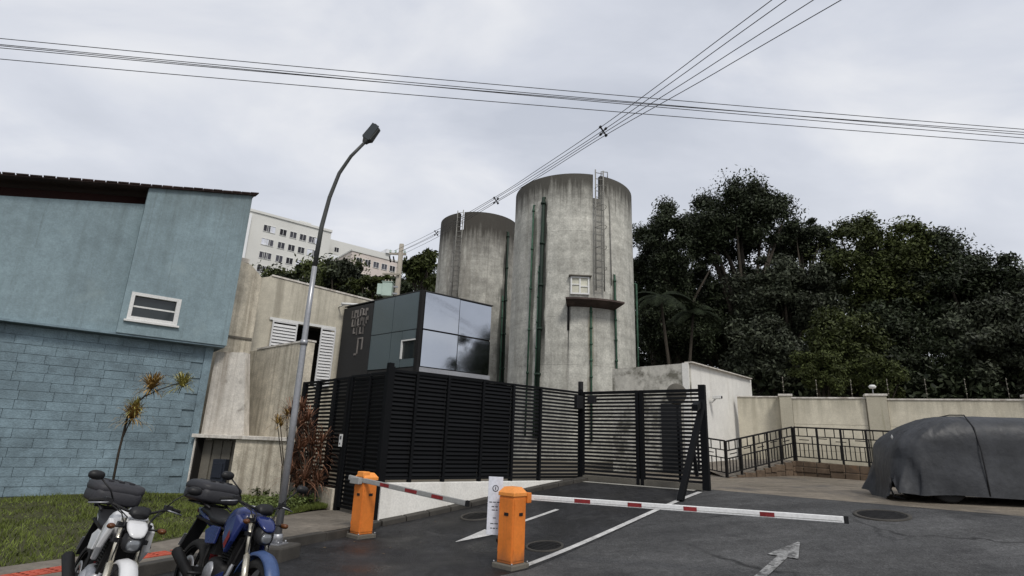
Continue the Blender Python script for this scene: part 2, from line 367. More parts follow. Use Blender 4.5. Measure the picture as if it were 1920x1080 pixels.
rl = resample([uv(-9.0, -5.3), uv(12.45, -5.2)], NE)
sheet([[lerp(a, b, t/14) for t in range(15)] for a, b in zip(le, rl)], g, 'lane_asphalt', m_lane)
sheet([[uv(lerp(-12, 13.1, i/110), lerp(-5.31 if i < 110*24.45/25.1 else -5.31, 24, (j/60)**1.4)) for j in range(61)] for i in range(111)], g, 'road_asphalt', m_old, -.004)
sheet([[uv(lerp(12.9, 26, i/24), lerp(-9.2, 24, j/40)) for j in range(41)] for i in range(25)], g, 'yard_paving', m_yard, -.002)
def hillz(x, y):
    z = g(x, y)-.07
    u = x*UD.x+y*UD.y
    if y > 42: z += 26*(1/(1+math.exp(-(y-78-.25*x)/9)))*(1/(1+math.exp((x+2)/14)))
    if x < -4 and y < 16: z = min(z, .05)
    return z
xs = [-260, -180, -130, -100]+[-80+4*i for i in range(13)]+[-31+1.0*i for i in range(63)]+[32+4*i for i in range(13)]+[100, 130, 180, 260]; ys = [-60, -30, -15, -8, -4]+[1.0*i for i in range(0, 24)]+[24+4*i for i in range(32)]+[170, 220, 300]
sheet([[Vector((x, y)) for x in xs] for y in ys], hillz, 'ground', m_ground)
sheet([[Vector((x, y)) for x in [-200+8*i for i in range(51)]] for y in [46+6*i for i in range(26)]], lambda x, y: hillz(x, y)+.15, 'hillside', m_hill)
def ribbon(mb, a, b, w0, w1=None, off=.006, n=None):
    w1 = w0 if w1 is None else w1; a = Vector(a); b = Vector(b); d = (b-a).normalized(); q = Vector((-d.y, d.x)); n = n or max(2, int((b-a).length/.2))
    vs = []
    for i in range(n+1):
        t = i/n; p = lerp(a, b, t); w = lerp(w0, w1, t)
        for s_ in (-.5, .5): r_ = p+q*(w*s_); vs.append((r_.x, r_.y, g(r_.x, r_.y)+off))
    mb.add(vs, [(2*i, 2*i+1, 2*i+3, 2*i+2) for i in range(n)])
def marking(name, items, mat):
    mb = MB()
    for k, it in enumerate(items): ribbon(mb, *it, off=.007+.003*k)
    o = struct(name, mb, mat); 
    return o
marking('lane_line_marking', [(uv(6.35, -5.36), uv(12.3, -5.22), .11)], m_paint)
marking('exit_arrow_marking', [(uv(7.75, -7.04), uv(9.55, -6.98), .10), (uv(6.93, -7.10), uv(7.75, -7.04), .02, .42)], m_paint)
marking('road_arrow_marking', [(uv(7.3, -2.62), uv(8.85, -2.60), .13), (uv(8.75, -2.60), uv(9.5, -2.58), .40, .03)], m_worn)
marking('gate_threshold', [(FC+Vector((-.9, -.75)), FC+(FG-FC).normalized()*.0+Vector((-.12, -.16)), .16), (FC+Vector((-.1, -.18)), FG+Vector((-.3, -.05)), .14)], m_strip)
def manhole(label, c, r):
    t = thing('manhole_cover', label, 'manhole cover', (c[0], c[1], g(*c)+.006), 0, 'manhole covers in the asphalt')
    e = .3; nx = -(g(c[0]+e, c[1])-g(c[0]-e, c[1]))/(2*e); ny = -(g(c[0], c[1]+e)-g(c[0], c[1]-e))/(2*e)
    t.rotation_euler = Vector((nx, ny, 1)).to_track_quat('Z', 'Y').to_euler()
    part('rim', MB().lathe([(r*.86, 0), (r*.86, .012), (r, .012), (r, -.01)], 36), m_kerb, t)
    lid = MB().lathe([(0, .004), (r*.84, .004), (r*.84, -.01)], 36)
    for k in range(-3, 4):
        h = math.sqrt(max(0, (r*.75)**2-(k*r*.22)**2)); lid.box(-h, h, k*r*.22-.015, k*r*.22+.015, .004, .010)
    part('lid', lid, m_iron, t)
manhole('black manhole cover in the lane behind the front orange barrier', (.66, 9.42), .30)
manhole('manhole cover near the kerb below the tip of the short barrier arm', (-.5, 11.65), .33)
manhole('manhole cover in the grey asphalt in front of the covered car', (6.35, 10.0), .42)
# pavement slab with kerb stones
PZ = .13
kin = [Vector(p) for p in KERB]
LAWN = [(-12.5, -6.0), (-8.2, 1.6), (-6.6, 4.6), (-4.95, 7.6), (-4.66, 8.9), (-4.38, 11.0), (-3.9, 12.4), (-3.75, 12.62)]
a_ = resample(kin, 60); b_ = resample([Vector(p) for p in LAWN], 60)
sheet([[lerp(p, q, .02+.98*t/8) for t in range(9)] for p, q in zip(a_, b_)], lambda x, y: PZ, 'pavement', m_pave)
mbx = MB(); mbx.prism([(-2.30, 11.38), (-3.75, 12.62), (-3.55, 12.8), (-2.2, 11.62)], .0, PZ-.004); struct('pavement', mbx, m_pave)
k_root = struct('kerb', MB().prism([(-4.6, 6.0), (-4.58, 6.0), (-4.58, 6.02), (-4.6, 6.02)], .0, .05), m_kerb)
kp = resample(kin, 24)
for a, b in zip(kp, kp[1:]):
    d = (b-a).normalized(); q = Vector((d.y, -d.x))
    if q.x < 0: q = -q
    a2 = a+d*.006; b2 = b-d*.006; mb = MB()
    zt = PZ+random.uniform(-.006, .006)
    mb.prism([tuple(a2-q*.09), tuple(b2-q*.09), tuple(b2+q*.05), tuple(a2+q*.05)], -.06, zt)
    part('kerb_stone', mb, m_kerb, k_root, bevel=.012)
# red tactile strip, one tile after another
tr = struct('tactile_paving', MB().box(-4.7, -4.69, 6.2, 6.21, .1, .131), m_tactile)
tp = resample([Vector((-6.05, 3.9)), Vector((-4.42, 7.2)), Vector((-4.1, 7.75))], 17)
for a, b in zip(tp, tp[1:]):
    d = (b-a).normalized(); q = Vector((-d.y, d.x)); mb = MB(); a2 = a+d*.006; b2 = b-d*.006
    mb.prism([tuple(a2), tuple(b2), tuple(b2+q*.25), tuple(a2+q*.25)], .1, PZ+.010)
    for i in range(4):
        for j in range(3):
            p = a2+d*(.05+.09*i)+q*(.045+.08*j); mb.box(p.x-.015, p.x+.015, p.y-.015, p.y+.015, PZ+.010, PZ+.015)
    part('tile', mb, m_tactile, tr)
# lawn
lw = [Vector(p) for p in LAWN]
back = [Vector((-22, -2)), Vector((-19, 5.5)), Vector((-14.5, 9.4)), Vector((-8.6, 14.9)), Vector((-6.5, 15.0)), Vector((-4.4, 13.9)), Vector((-3.75, 12.75))]
la = resample(lw, 60); lb = resample(back, 60)
def lawnz(x, y): return .125+.04*math.sin(x*1.3)*math.sin(y*1.1)
sheet([[lerp(p, q, t/20) for t in range(21)] for p, q in zip(la, lb)], lawnz, 'lawn', m_soil, 0)
rng = np.random.default_rng(3)
def grass():
    V = []; Fc = []; n = 0
    pts = []
    while len(pts) < 60000:
        i = rng.integers(20, 59); s_ = rng.random(); t = rng.random()
        p = lerp(lerp(la[i], la[i+1 if i < 59 else i], s_), lerp(lb[i], lb[min(i+1, 59)], s_), .015+.97*t); pts.append((p.x, p.y))
    P = np.array(pts); z = .12+.04*np.sin(P[:, 0]*1.3)*np.sin(P[:, 1]*1.1)
    h = rng.uniform(.02, .075, len(P))*(.6+.8*(np.sin(P[:, 0]*2.3+1)*np.sin(P[:, 1]*2.9) > -.2)); a = rng.uniform(0, 2*np.pi, len(P)); w = rng.uniform(.005, .011, len(P)); ln = rng.normal(0, .035, (len(P), 2))
    b0 = np.stack([P[:, 0]-np.cos(a)*w, P[:, 1]-np.sin(a)*w, z], 1); b1 = np.stack([P[:, 0]+np.cos(a)*w, P[:, 1]+np.sin(a)*w, z], 1)
    tp_ = np.stack([P[:, 0]+ln[:, 0], P[:, 1]+ln[:, 1], z+h], 1)
    v = np.stack([b0, b1, tp_], 1).reshape(-1, 3); f = np.arange(len(v)).reshape(-1, 3)
    o = link('grass', npmesh('grass', v, f, 3), m_grass); o['kind'] = 'stuff'; o['label'] = 'short uneven lawn grass below the blue wall'; o['category'] = 'grass'
grass()

def litter():
    rg = np.random.default_rng(9); V = []; k = 0
    while k < 260:
        if k < 150: i = int(rg.integers(0, 108)); q = le[i]+(rl[i]-le[i])*float(rg.random()**2.2*.6); z = g(q.x, q.y)+.010
        else: i = int(rg.integers(22, 58)); q = lerp(la[i], lb[i], float(rg.random())*.5); z = lawnz(q.x, q.y)+.03
        a = rg.uniform(0, 6.28); s_ = rg.uniform(.012, .034); c_, n_ = math.cos(a)*s_, math.sin(a)*s_
        V += [(q.x-c_, q.y-n_, z), (q.x+n_*.45, q.y-c_*.45, z+.004), (q.x+c_, q.y+n_, z+.002), (q.x-n_*.45, q.y+c_*.45, z+.006)]; k += 1
    v = np.array(V); o = link('fallen_leaves', npmesh('fallen_leaves', v, np.arange(len(v)).reshape(-1, 4), 4), M('dry_leaf', (.22, .15, .08), .8, bump=0, island=.7)); o['kind'] = 'stuff'; o['label'] = 'small dry leaves scattered on the lane and lawn'; o['category'] = 'fallen leaves'
litter()

# ------------------------------------------------------------------ blue building
BO = (-8.04, 15.15)
bb = thing('blue_building', 'pale blue two storey building with painted block base and small window', 'building', (BO[0], BO[1], 0), AD)
ZL = 3.86
part('lower_wall', MB().box(-11.5, -.02, .03, 3.0, 0, ZL-.03), m_bluejoint, bb)
part('wall_pier', MB().box(-.16, .03, -.012, .35, 0, ZL-.03), m_bluestone, bb)
stones = []
for L_ in (.56, .50, .62):
    q = MB().box(-L_/2+.004, L_/2-.004, -.03, .0, -.0985, .0985); stones.append((L_, q.mesh('stone_block')))
row = 0; z = .1
while z < ZL-.15:
    x = -.17-(0.28 if row % 2 else 0); k = 0
    if row % 2: 
        pass
    while x > -8.9:
        L_, me = stones[(row*3+k*7+random.randint(0, 1)) % 3]
        if x-L_ < -9.4: break
        o = link('stone_block', me, m_bluestone, bb, loc=(x-L_/2, .032-random.choice((.0, .003, .006, .012)), z+.095)); x -= L_; k += 1
    row += 1; z += .205
zt_r = onplane(485, 368, BO, AD, -.33); zt_l = onplane(280, 352, BO, AD, -.33)
xr = .26
jt = onplane(262, 430, BO, AD, -.33)
slope = (zt_r[1]-zt_l[1])/(zt_r[0]-zt_l[0])
def rz(x): return zt_r[1]+slope*(x-zt_r[0])
wx0 = onplane(234, 575, BO, AD, -.33)[0]; w_tl = onplane(262, 553, BO, AD, -.33); w_tr = onplane(341, 562, BO, AD, -.33); w_br = onplane(331, 611, BO, AD, -.33)
X1 = w_tr[0]; X0 = jt[0]+.14; WZ1 = w_tr[1]; WZ0 = w_br[1]
up = MB(); y0, y1 = -.33, -.08
xj = jt[0]
up.wallpoly([(xj, ZL), (X0, ZL), (X0, rz(X0)), (xj, rz(xj))], y0, y1)
XL = xj
up.wallpoly([(X0, ZL), (X1, ZL), (X1, WZ0), (X0, WZ0)], y0, y1); up.wallpoly([(X0, WZ1), (X1, WZ1), (X1, rz(X1)), (X0, rz(X0))], y0, y1)
up.wallpoly([(X1, ZL), (xr, ZL), (xr, rz(xr)), (X1, rz(X1))], y0, y1)
up.box(xr-.25, xr, y1, 3.2, ZL, rz(xr)-.02)
part('upper_wall', up, m_blue, bb)
part('side_wall_panel', MB().wallpoly([(-11.5, ZL), (XL+.2, ZL), (XL+.2, rz(XL)-.34), (-11.5, rz(-11.5)-.40)], -.075, .2), m_blue, bb)
part('eaves_board', MB().wallpoly([(-11.5, rz(-11.5)-.9), (XL+.3, rz(XL)-.7), (XL+.3, rz(XL)-.02), (-11.5, rz(-11.5)-.02)], .25, .30), m_soffit, bb)
part('floor_slab', MB().box(-11.5, xr-.03, -.30, 3.0, ZL-.05, ZL-.003), m_bluejoint, bb)
rf = part('roof', MB().wallpoly([(-11.7, rz(-11.7)), (xr+.05, rz(xr+.05)), (xr+.05, rz(xr+.05)+.03), (-11.7, rz(-11.7)+.03)], -.42, 3.4), m_tile, bb)
x = xr+.02
while x > -9.5:
    o = part('roof_tile', MB().box(-.11, .11, -.03, .35, 0, .03), m_tile, bb, loc=(x, -.42, rz(x)+.028+random.uniform(0, .015)), rot=(R(4), -math.atan(slope), 0)); x -= .235
wn = part('window', MB().box(X0, X1, y0-.03, y0+.05, WZ0, WZ0+.09).box(X0, X1, y0-.03, y0+.05, WZ1-.08, WZ1).box(X0, X0+.08, y0-.03, y0+.05, WZ0+.09, WZ1-.08).box(X1-.1, X1, y0-.03, y0+.05, WZ0+.09, WZ1-.08), m_frame, bb)
zm = (WZ0+WZ1)/2
part('pane', MB().box(X0+.08, X1-.1, y0+.06, y0+.07, zm+.015, WZ1-.08), m_glass, wn)
part('pane', MB().box(X0+.08, X1-.1, y0+.03, y0+.04, WZ0+.09, zm-.015), m_glass, wn)
part('glazing_bar', MB().box(X0+.08, X1-.1, y0+.02, y0+.05, zm-.02, zm+.02), m_frame, wn)
part('sill', MB().box(X0-.05, X1+.05, y0-.07, y0+.02, WZ0-.05, WZ0-.002), m_frame, wn)

# ------------------------------------------------------------------ concrete wall, stair wall and meter shelter
CO = (-8.9, 16.35)
cw = thing('concrete_wall', 'tall stained concrete wall between the blue building and the cream house', 'wall', (CO[0], CO[1], 0), AD)
q0 = onplane(492, 522, CO, AD); q1 = onplane(470, 505, CO, AD)
part('wall', MB().wallpoly([(-.4, 0), (q0[0], 0), (q0[0], q0[1]), (q1[0], q1[1]+.15), (-.4, q1[1]+.3)], 0, .3), m_conc, cw)
cr_ = onplane(470, 636, CO, AD)
part('string_course', MB().box(-.3, q0[0]-.02, -.04, 0, cr_[1]-.03, cr_[1]+.03), m_dkconc, cw)
for k in range(9):
    part('brick', MB().box(-.16, .16, 0, .26, 0, .14), m_dkconc if k % 2 else m_pale, cw, loc=(q1[0]-.25-.27*k+random.uniform(-.05, .05), .02, q1[1]+.16+random.uniform(0, .05)), rot=(0, random.uniform(-.05, .05), random.uniform(-.15, .15)))
SO = (-5.3, 14.6)
st = thing('stair_wall', 'pale concrete stair wall with sloping top beside the lamp post', 'wall', (SO[0], SO[1], 0), AV)
zr = onplane(578, 640, SO, AV); zl = onplane(483, 656, SO, AV)
part('wall', MB().wallpoly([(zl[0]-.5, 0), (0, 0), (0, zr[1]), (zl[0], zl[1]), (zl[0]-.5, zl[1])], 0, .22), m_conc, st, bevel=.015)
part('coping', MB().wallpoly([(zl[0], zl[1]+.003), (.02, zr[1]+.003), (.02, zr[1]+.05), (zl[0], zl[1]+.05)], -.02, .24), m_pale, st)
pw = thing('plaster_wall', 'low pale peeling wall sloping behind the meter shelter', 'wall', (-8.02, 15.3, 0), R(-6))
part('wall', MB().wallpoly([(0, 1.2), (1.25, 1.2), (.85, 3.72), (.02, 3.72)], 0, .25), m_pale, pw)
NO = (-8.0, 15.0); NA = math.atan2(-.5, 2.55)
ms = thing('meter_shelter', 'low concrete meter shelter with dark open niche behind the blue motorcycle', 'shelter', (NO[0], NO[1], 0), NA)
NL = 2.62
xo0 = onplane(362, 860, NO, NA)[0]; xo1 = onplane(437, 860, NO, NA)[0]
part('slab', MB().box(-.05, NL+.06, -.07, 1.5, 1.46, 1.55), m_pale, ms, bevel=.01)
part('wall', MB().box(0, xo0*.6, 0, 1.2, 0, 1.457), m_pale, ms); part('niche_shade', MB().box(xo0*.6+.002, xo0+.02, .03, .31, 0, 1.457), m_void, ms)  # near-black plate stands in for the shadow on the jamb's inner face
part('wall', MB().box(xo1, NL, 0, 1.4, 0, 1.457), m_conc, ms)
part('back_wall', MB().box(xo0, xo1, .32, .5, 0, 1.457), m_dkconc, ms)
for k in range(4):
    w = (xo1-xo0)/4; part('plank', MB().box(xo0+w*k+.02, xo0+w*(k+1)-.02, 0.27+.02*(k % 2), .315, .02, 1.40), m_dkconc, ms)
part('meter_box', MB().box(xo0+.50, xo0+.86, .10, .265, .35, .95).box(xo0+.55, xo0+.81, .07, .10, .5, .85), M('blue_black_enamel', (.02, .024, .035), .4), ms, bevel=.01)
lowwall = thing('low_wall', 'short raw concrete wall under the left louvred fence', 'wall', (FA.x, FA.y, 0), math.atan2(3.08, -2.79))
part('wall', MB().box(1.72, 2.45, -.1, .1, 0, .55), m_conc, lowwall, bevel=.015)
part('wall', MB().box(2.46, 4.1, -.08, .08, 0, .5), m_dkconc, lowwall)

# ------------------------------------------------------------------ cream house with louvred shutters
HO = (-8.9, 17.6)
hs = thing('cream_house', 'cream rendered house with open white louvred shutters', 'house', (HO[0], HO[1], 0), AD)
pk = onplane(510, 518, HO, AD); pl_ = onplane(480, 523, HO, AD); pr = onplane(702, 566, HO, AD)
ot = onplane(512, 600, HO, AD); orr = onplane(622, 618, HO, AD); ob = onplane(598, 712, HO, AD)
ox0, ox1, oz0, oz1 = ot[0], orr[0], ob[1]-.25, (ot[1]+orr[1])/2
hw = MB()
def roofz(x): return lerp(pk[1], pr[1], (x-pk[0])/(pr[0]-pk[0])) if x > pk[0] else lerp(pl_[1], pk[1], (x-pl_[0])/(pk[0]-pl_[0]))
hw.wallpoly([(pl_[0]-.6, 0), (ox0, 0), (ox0, roofz(ox0)), (pk[0], pk[1]), (pl_[0]-.6, pl_[1]-.2)] if pk[0] < ox0 else [(pl_[0]-.6, 0), (ox0, 0), (ox0, roofz(ox0)), (pl_[0]-.6, pl_[1]-.2)], 0, .2)
hw.wallpoly([(ox0, 0), (ox1, 0), (ox1, oz0), (ox0, oz0)], 0, .2)
hw.wallpoly([(ox0, oz1), (ox1, oz1), (ox1, roofz(ox1)), (ox0, roofz(ox0))], 0, .2)
hw.wallpoly([(ox1, 0), (pr[0]+.6, 0), (pr[0]+.6, roofz(pr[0]+.6)), (ox1, roofz(ox1))], 0, .2)
part('wall', hw, m_cream, hs)
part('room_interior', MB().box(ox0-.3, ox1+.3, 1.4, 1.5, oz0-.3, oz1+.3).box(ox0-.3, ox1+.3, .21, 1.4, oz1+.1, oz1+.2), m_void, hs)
part('window_head', MB().box(ox0-.12, ox1+.12, -.05, -.002, oz1+.002, oz1+.09), m_frame, hs)
def shutter(x0, x1, ang, hinge):
    w = x1-x0; s_ = part('shutter', MB().box(0, w, -.02, .02, oz0, oz0+.06).box(0, w, -.02, .02, oz1-.06, oz1).box(0, .05, -.02, .02, oz0+.06, oz1-.06).box(w-.05, w, -.02, .02, oz0+.06, oz1-.06), m_shut, hs, loc=(x0, -.06, 0), rot=(0, 0, ang))
    n = int((oz1-oz0-.12)/.105); me = None
    for k in range(n):
        zc = oz0+.11+.105*k
        if me is None: me = MB().add([(.05, -.022, -.045), (w-.05, -.022, -.045), (w-.05, .018, .045), (.05, .018, .045), (.05, -.012, -.05), (w-.05, -.012, -.05), (w-.05, .028, .04), (.05, .028, .04)], [(0, 1, 2, 3), (7, 6, 5, 4), (0, 4, 5, 1), (2, 6, 7, 3), (1, 5, 6, 2), (0, 3, 7, 4)]).mesh('slat')
        link('slat', me, m_shut, s_, loc=(0, 0, zc))
sx = onplane(556, 620, HO, AD)[0]; sx2 = onplane(598, 640, HO, AD)[0]
shutter(ox0-.02, sx, 0, 0); shutter(sx2, ox1+.12, R(-6), 1)
part('roof_edge', MB().wallpoly([(pk[0], pk[1]+.004), (pr[0]+.6, roofz(pr[0]+.6)+.004), (pr[0]+.6, roofz(pr[0]+.6)+.06), (pk[0], pk[1]+.06)], -.03, 3.0), m_pale, hs)
lp0 = onplane(620, 571, HO, AD); lp1 = onplane(672, 576, HO, AD)
fl = thing('wall_light', 'white tube light fixed under the eaves of the cream house', 'light', (HO[0], HO[1], 0), AD)
part('tube', MB().tube([(lp0[0]+.25, -.35, lp0[1]+.02), (lp1[0], -.35, lp1[1]+.03)], .045, 8), m_frame, fl)
part('arm', MB().tube([(lp0[0]+.35, -.35, lp0[1]), (lp0[0]+.3, -.003, lp0[1]-.05)], .025, 6), m_frame, fl)

# ------------------------------------------------------------------ dark clad kiosk with mirror glass
KO = (-2.8, 17.0)
AL = math.atan2(.6607, -.7507)
kz = 6.12
bx = thing('clad_kiosk', 'dark slate clad guard house with mirror glass side and small window', 'building', (KO[0], KO[1], 0), AD)
bxl = AL-AD     # heading of the left face in the kiosk's own space
def lf(x, y):   # left-face coordinates (x along the face away from the corner, y outwards)
    dx = Vector((math.cos(bxl), math.sin(bxl))); dn = Vector((dx.y, -dx.x)); dn = -dn if dn.y > 0 else dn
    p = dx*x+dn*y; return (p.x, p.y)
def lbox(mb, x0, x1, y0, y1, z0, z1):
    return mb.prism([lf(x0, y0), lf(x1, y0), lf(x1, y1), lf(x0, y1)], z0, z1)
RW = 2.75; LW = 4.25
cb_ = MB(); cb_.prism([(.0, .03), (RW-.03, .03), (RW-.03, 3.2), lf(LW-.05, -3.0), lf(LW-.05, -.03), ], .3, kz-.04); part('core', cb_, m_void, bx)
pz0 = 3.75; pzm = (pz0+kz)/2-.02
def onleft(px, py):
    o = onplane(px, py, KO, AL); return o
xa = onleft(700, 600)[0]; xb = onleft(738, 600)[0]
wl0 = onleft(753, 655); wl1 = onleft(779, 655); wzt = onleft(765, 637)[1]; wzb = onleft(765, 672)[1]
def lpanel(x0, x1, z0, z1, mat=m_panel, out=.03, nm_='panel'):
    return part(nm_, lbox(MB(), x0+.012, x1-.012, 0, out, z0+.012, z1-.012), mat, bx)
lpanel(.06, xb, pzm, kz); lpanel(xb, xa, pzm, kz)
lpanel(xb, xa, pz0, pzm)
# lower right panel framed round the little window
lpanel(.06, wl1[0], pz0, pzm); lpanel(wl0[0], xb, pz0, pzm); lpanel(wl1[0], wl0[0], wzt, pzm); lpanel(wl1[0], wl0[0], pz0, wzb)
kw = part('window', lbox(lbox(MB(), wl0[0]-.05, wl0[0]+.0, .0, .05, wzb, wzt), wl1[0], wl0[0]-.05, 0, .05, wzt-.04, wzt), m_frame, bx)
part('pane', lbox(MB(), wl1[0], wl0[0]-.05, -.02, -.005, wzb, wzt-.04), m_glass, kw)
lpanel(xa, LW, pz0-.9, kz-.05, m_dark, .05, 'sign_panel')
lpanel(.06, xa, .4, pz0, m_dark, .015); lpanel(xa, LW, .4, pz0-.9, m_dark, .02)
# corner post
part('corner_post', MB().prism([lf(.06, -.02), lf(.06, .06), (-.03, -.06), (.08, -.04), (.08, .03)], .3, kz+.03), m_iron, bx)
part('roof_edge', MB().prism([lf(LW+.02, .03), (-.03, -.035), (RW+.02, -.035), (RW+.02, 3.2), lf(LW+.02, -3.1)], kz+.001, kz+.035), m_dark, bx)
for i in range(2):
    for j in range(2):
        x0 = .08+(RW-.08)/2*i; x1 = .08+(RW-.08)/2*(i+1); z0, z1 = ((pz0, pzm), (pzm, kz))[j]
        part('glass_panel', MB().box(x0+.026, x1-.026, -.03, 0, z0+.026, z1-.026), m_mirror, bx, loc=(0, 0, 0), rot=(R(random.uniform(-.3, .3)), 0, R(random.uniform(-.25, .25))))
part('panel', MB().box(.08, RW, -.02, .0, .4, pz0-.15), m_dark, bx); part('sill', MB().box(.08, RW, -.05, 0, pz0-.14, pz0-.005), m_galv, bx)
# raised letters on the sign panel: rows of strokes too worn in the photograph to read
rr = random.Random(5)
lx0, lz0 = onleft(664, 585); 
for (pxa, pya, wd, ht, n) in ((663, 584, .66, .30, 6), (663, 600, .66, .30, 6), (665, 616, .50, .26, 4)):
    lx, lz = onleft(pxa, pya)
    for k in range(n):
        xx = lx-.02-k*(wd/n)*1.5; mb = MB(); hh = ht*rr.uniform(.75, 1)
        lbox(mb, xx-.05, xx, .05, .075, lz-hh, lz); lbox(mb, xx-.12, xx-.051, .05, .075, lz-hh*rr.choice((0, .5)), lz-hh*rr.choice((0, .5))+.035) if k % 2 else lbox(mb, xx-.12, xx-.051, .05, .075, lz-hh, lz-hh+.05)
        part('letter', mb, m_letter, bx)
lx, lz = onleft(674, 634)
mb = MB(); lbox(mb, lx-.30, lx-.25, .05, .075, lz-.42, lz); lbox(mb, lx-.249, lx-.05, .05, .075, lz-.05, lz); lbox(mb, lx-.05, lx, .05, .075, lz-.55, lz); lbox(mb, lx+.001, lx+.14, .05, .075, lz-.6, lz-.53); part('letter', mb, m_letter, bx)

# ------------------------------------------------------------------ concrete water tanks
def tank(label, cx, cy, r0, r1, z0, z1, notch_px, mat, wall=.22):
    t = thing('water_tank', label, 'water tank', (cx, cy, 0), 0, 'round concrete water tanks')
    nl = oncyl(notch_px[0], notch_px[2], cx, cy, r1); nr = oncyl(notch_px[1], notch_px[2], cx, cy, r1); nb = oncyl(notch_px[0], notch_px[3], cx, cy, r1).z
    a0 = math.atan2(nl.y-cy, nl.x-cx); a1 = math.atan2(nr.y-cy, nr.x-cx)
    angs = sorted(set([round(a1+ (2*math.pi-(a1-a0))*i/84, 5) for i in range(85)]))
    mb = MB(); n = len(angs); v = []
    for a in angs:
        c_, s_ = math.cos(a), math.sin(a)
        for r_, z_ in ((r0, z0), (lerp(r0, r1, .5), lerp(z0, z1, .5)), (r1, nb), (r1, z1), (r1-wall, z1), (r1-wall, nb-.6), (0, nb-.5)): v.append((r_*c_, r_*s_, z_))
    k = 7; f = [(i*k+j, (i+1)*k+j, (i+1)*k+j+1, i*k+j+1) for i in range(n-1) for j in range(k-1)]
    f.append(((n-1)*k+2, (n-1)*k+3, (n-1)*k+4)); 
    mb.add(v, f, True)
    # the cut in the parapet
    c0, s0 = math.cos(angs[-1]), math.sin(angs[-1]); c1, s1 = math.cos(angs[0]), math.sin(angs[0])
    w = [(r0*c0, r0*s0, z0), (r0*c1, r0*s1, z0), (r1*c1, r1*s1, nb), (r1*c0, r1*s0, nb), ((r1-wall)*c1, (r1-wall)*s1, nb), ((r1-wall)*c0, (r1-wall)*s0, nb), (r1*c1, r1*s1, z1), ((r1-wall)*c1, (r1-wall)*s1, z1), (r1*c0, r1*s0, z1), ((r1-wall)*c0, (r1-wall)*s0, z1), (0, 0, nb-.5)]
    mb.add(w, [(0, 1, 2, 3), (3, 2, 4, 5), (2, 6, 7, 4), (3, 5, 9, 8), (5, 4, 10)])
    o = part('shell', mb, mat, t)
    for k in range(1, 6):
        zz = lerp(z0, z1, k/6.4)+.07*math.sin(k*5); rr_ = lerp(r0, r1, min((zz-z0)/(z1-z0)*1.0, 1)) if zz < lerp(z0, z1, .5) else lerp(lerp(r0, r1, .5), r1, (zz-lerp(z0, z1, .5))/(nb-lerp(z0, z1, .5)))
        part('pour_joint', MB().lathe([(rr_-.02, -.012), (rr_+.004, -.008), (rr_+.004, .008), (rr_-.02, .012)], 84, a0=R(175), a1=R(365), c=(0, 0, zz)), mat, t)
    for p in o.data.polygons: p.use_smooth = True
    try: o.data.set_sharp_from_angle(angle=R(35))
    except Exception: pass
    return t, nb, (a0, a1)
def pipe(t, pts, r, mat=m_green, name='pipe'): return part(name, MB().tube(pts, r, 8), mat, t)
def cp(px, py, cx, cy, r, out=.0):
    p = oncyl(px, py, cx, cy, r); d = Vector((p.x-cx, p.y-cy)).normalized(); return Vector((p.x-cx+d.x*out, p.y-cy+d.y*out, p.z))
BX, BY, BR = 3.12, 28.0, 3.10
def sx_(px, py, c, r): return cp(px, py, c[0], c[1], r).x
bc = (BX, BY)
zt1 = oncyl(1075, 325, BX, BY, BR).z
m_t1 = M('tank_concrete', (.44, .432, .385), .92, var=.14, vs=.7, fine=.16, fs=14, bump=.4, rings=4.0, mids=((.16, 1.1, (1, 1)), (.14, 2.6, (1, 1)), (.10, 7, (1, 1))), streak=((.21, .20, .17), .50, 2.2, .55), streaks=(((.16, .155, .13), .57, 4.5, .35, .15), ((.56, .545, .50), .60, 5, .3, .3)), top=(zt1-1.7, zt1-.45, (.062, .058, .049), .95), blotch=((.56, .54, .48), .6, .9, .5),
         stains=[(sx_(1021, 400, bc, BR), 4, 13.3, .16, (.028, .030, .026), .95), (sx_(1003, 400, bc, BR), 2, 12.7, .10, (.06, .065, .05), .8), (sx_(1066, 600, bc, BR), 4, 8.2, .07, BLK, .85), (sx_(1150, 560, bc, BR), 5.5, 9.4, .16, (.05, .05, .04), .8), (sx_(1122, 400, bc, BR), 6, 13.3, .33, (.20, .19, .17), .55), (sx_(1107, 650, bc, BR), 1, 8, .12, (.20, .18, .12), .7)])
t1, nb1, an1 = tank('big round concrete water tank with rusty balcony and white window', BX, BY, 3.20, BR, .9, zt1, (1112, 1125, 330, 371), m_t1)
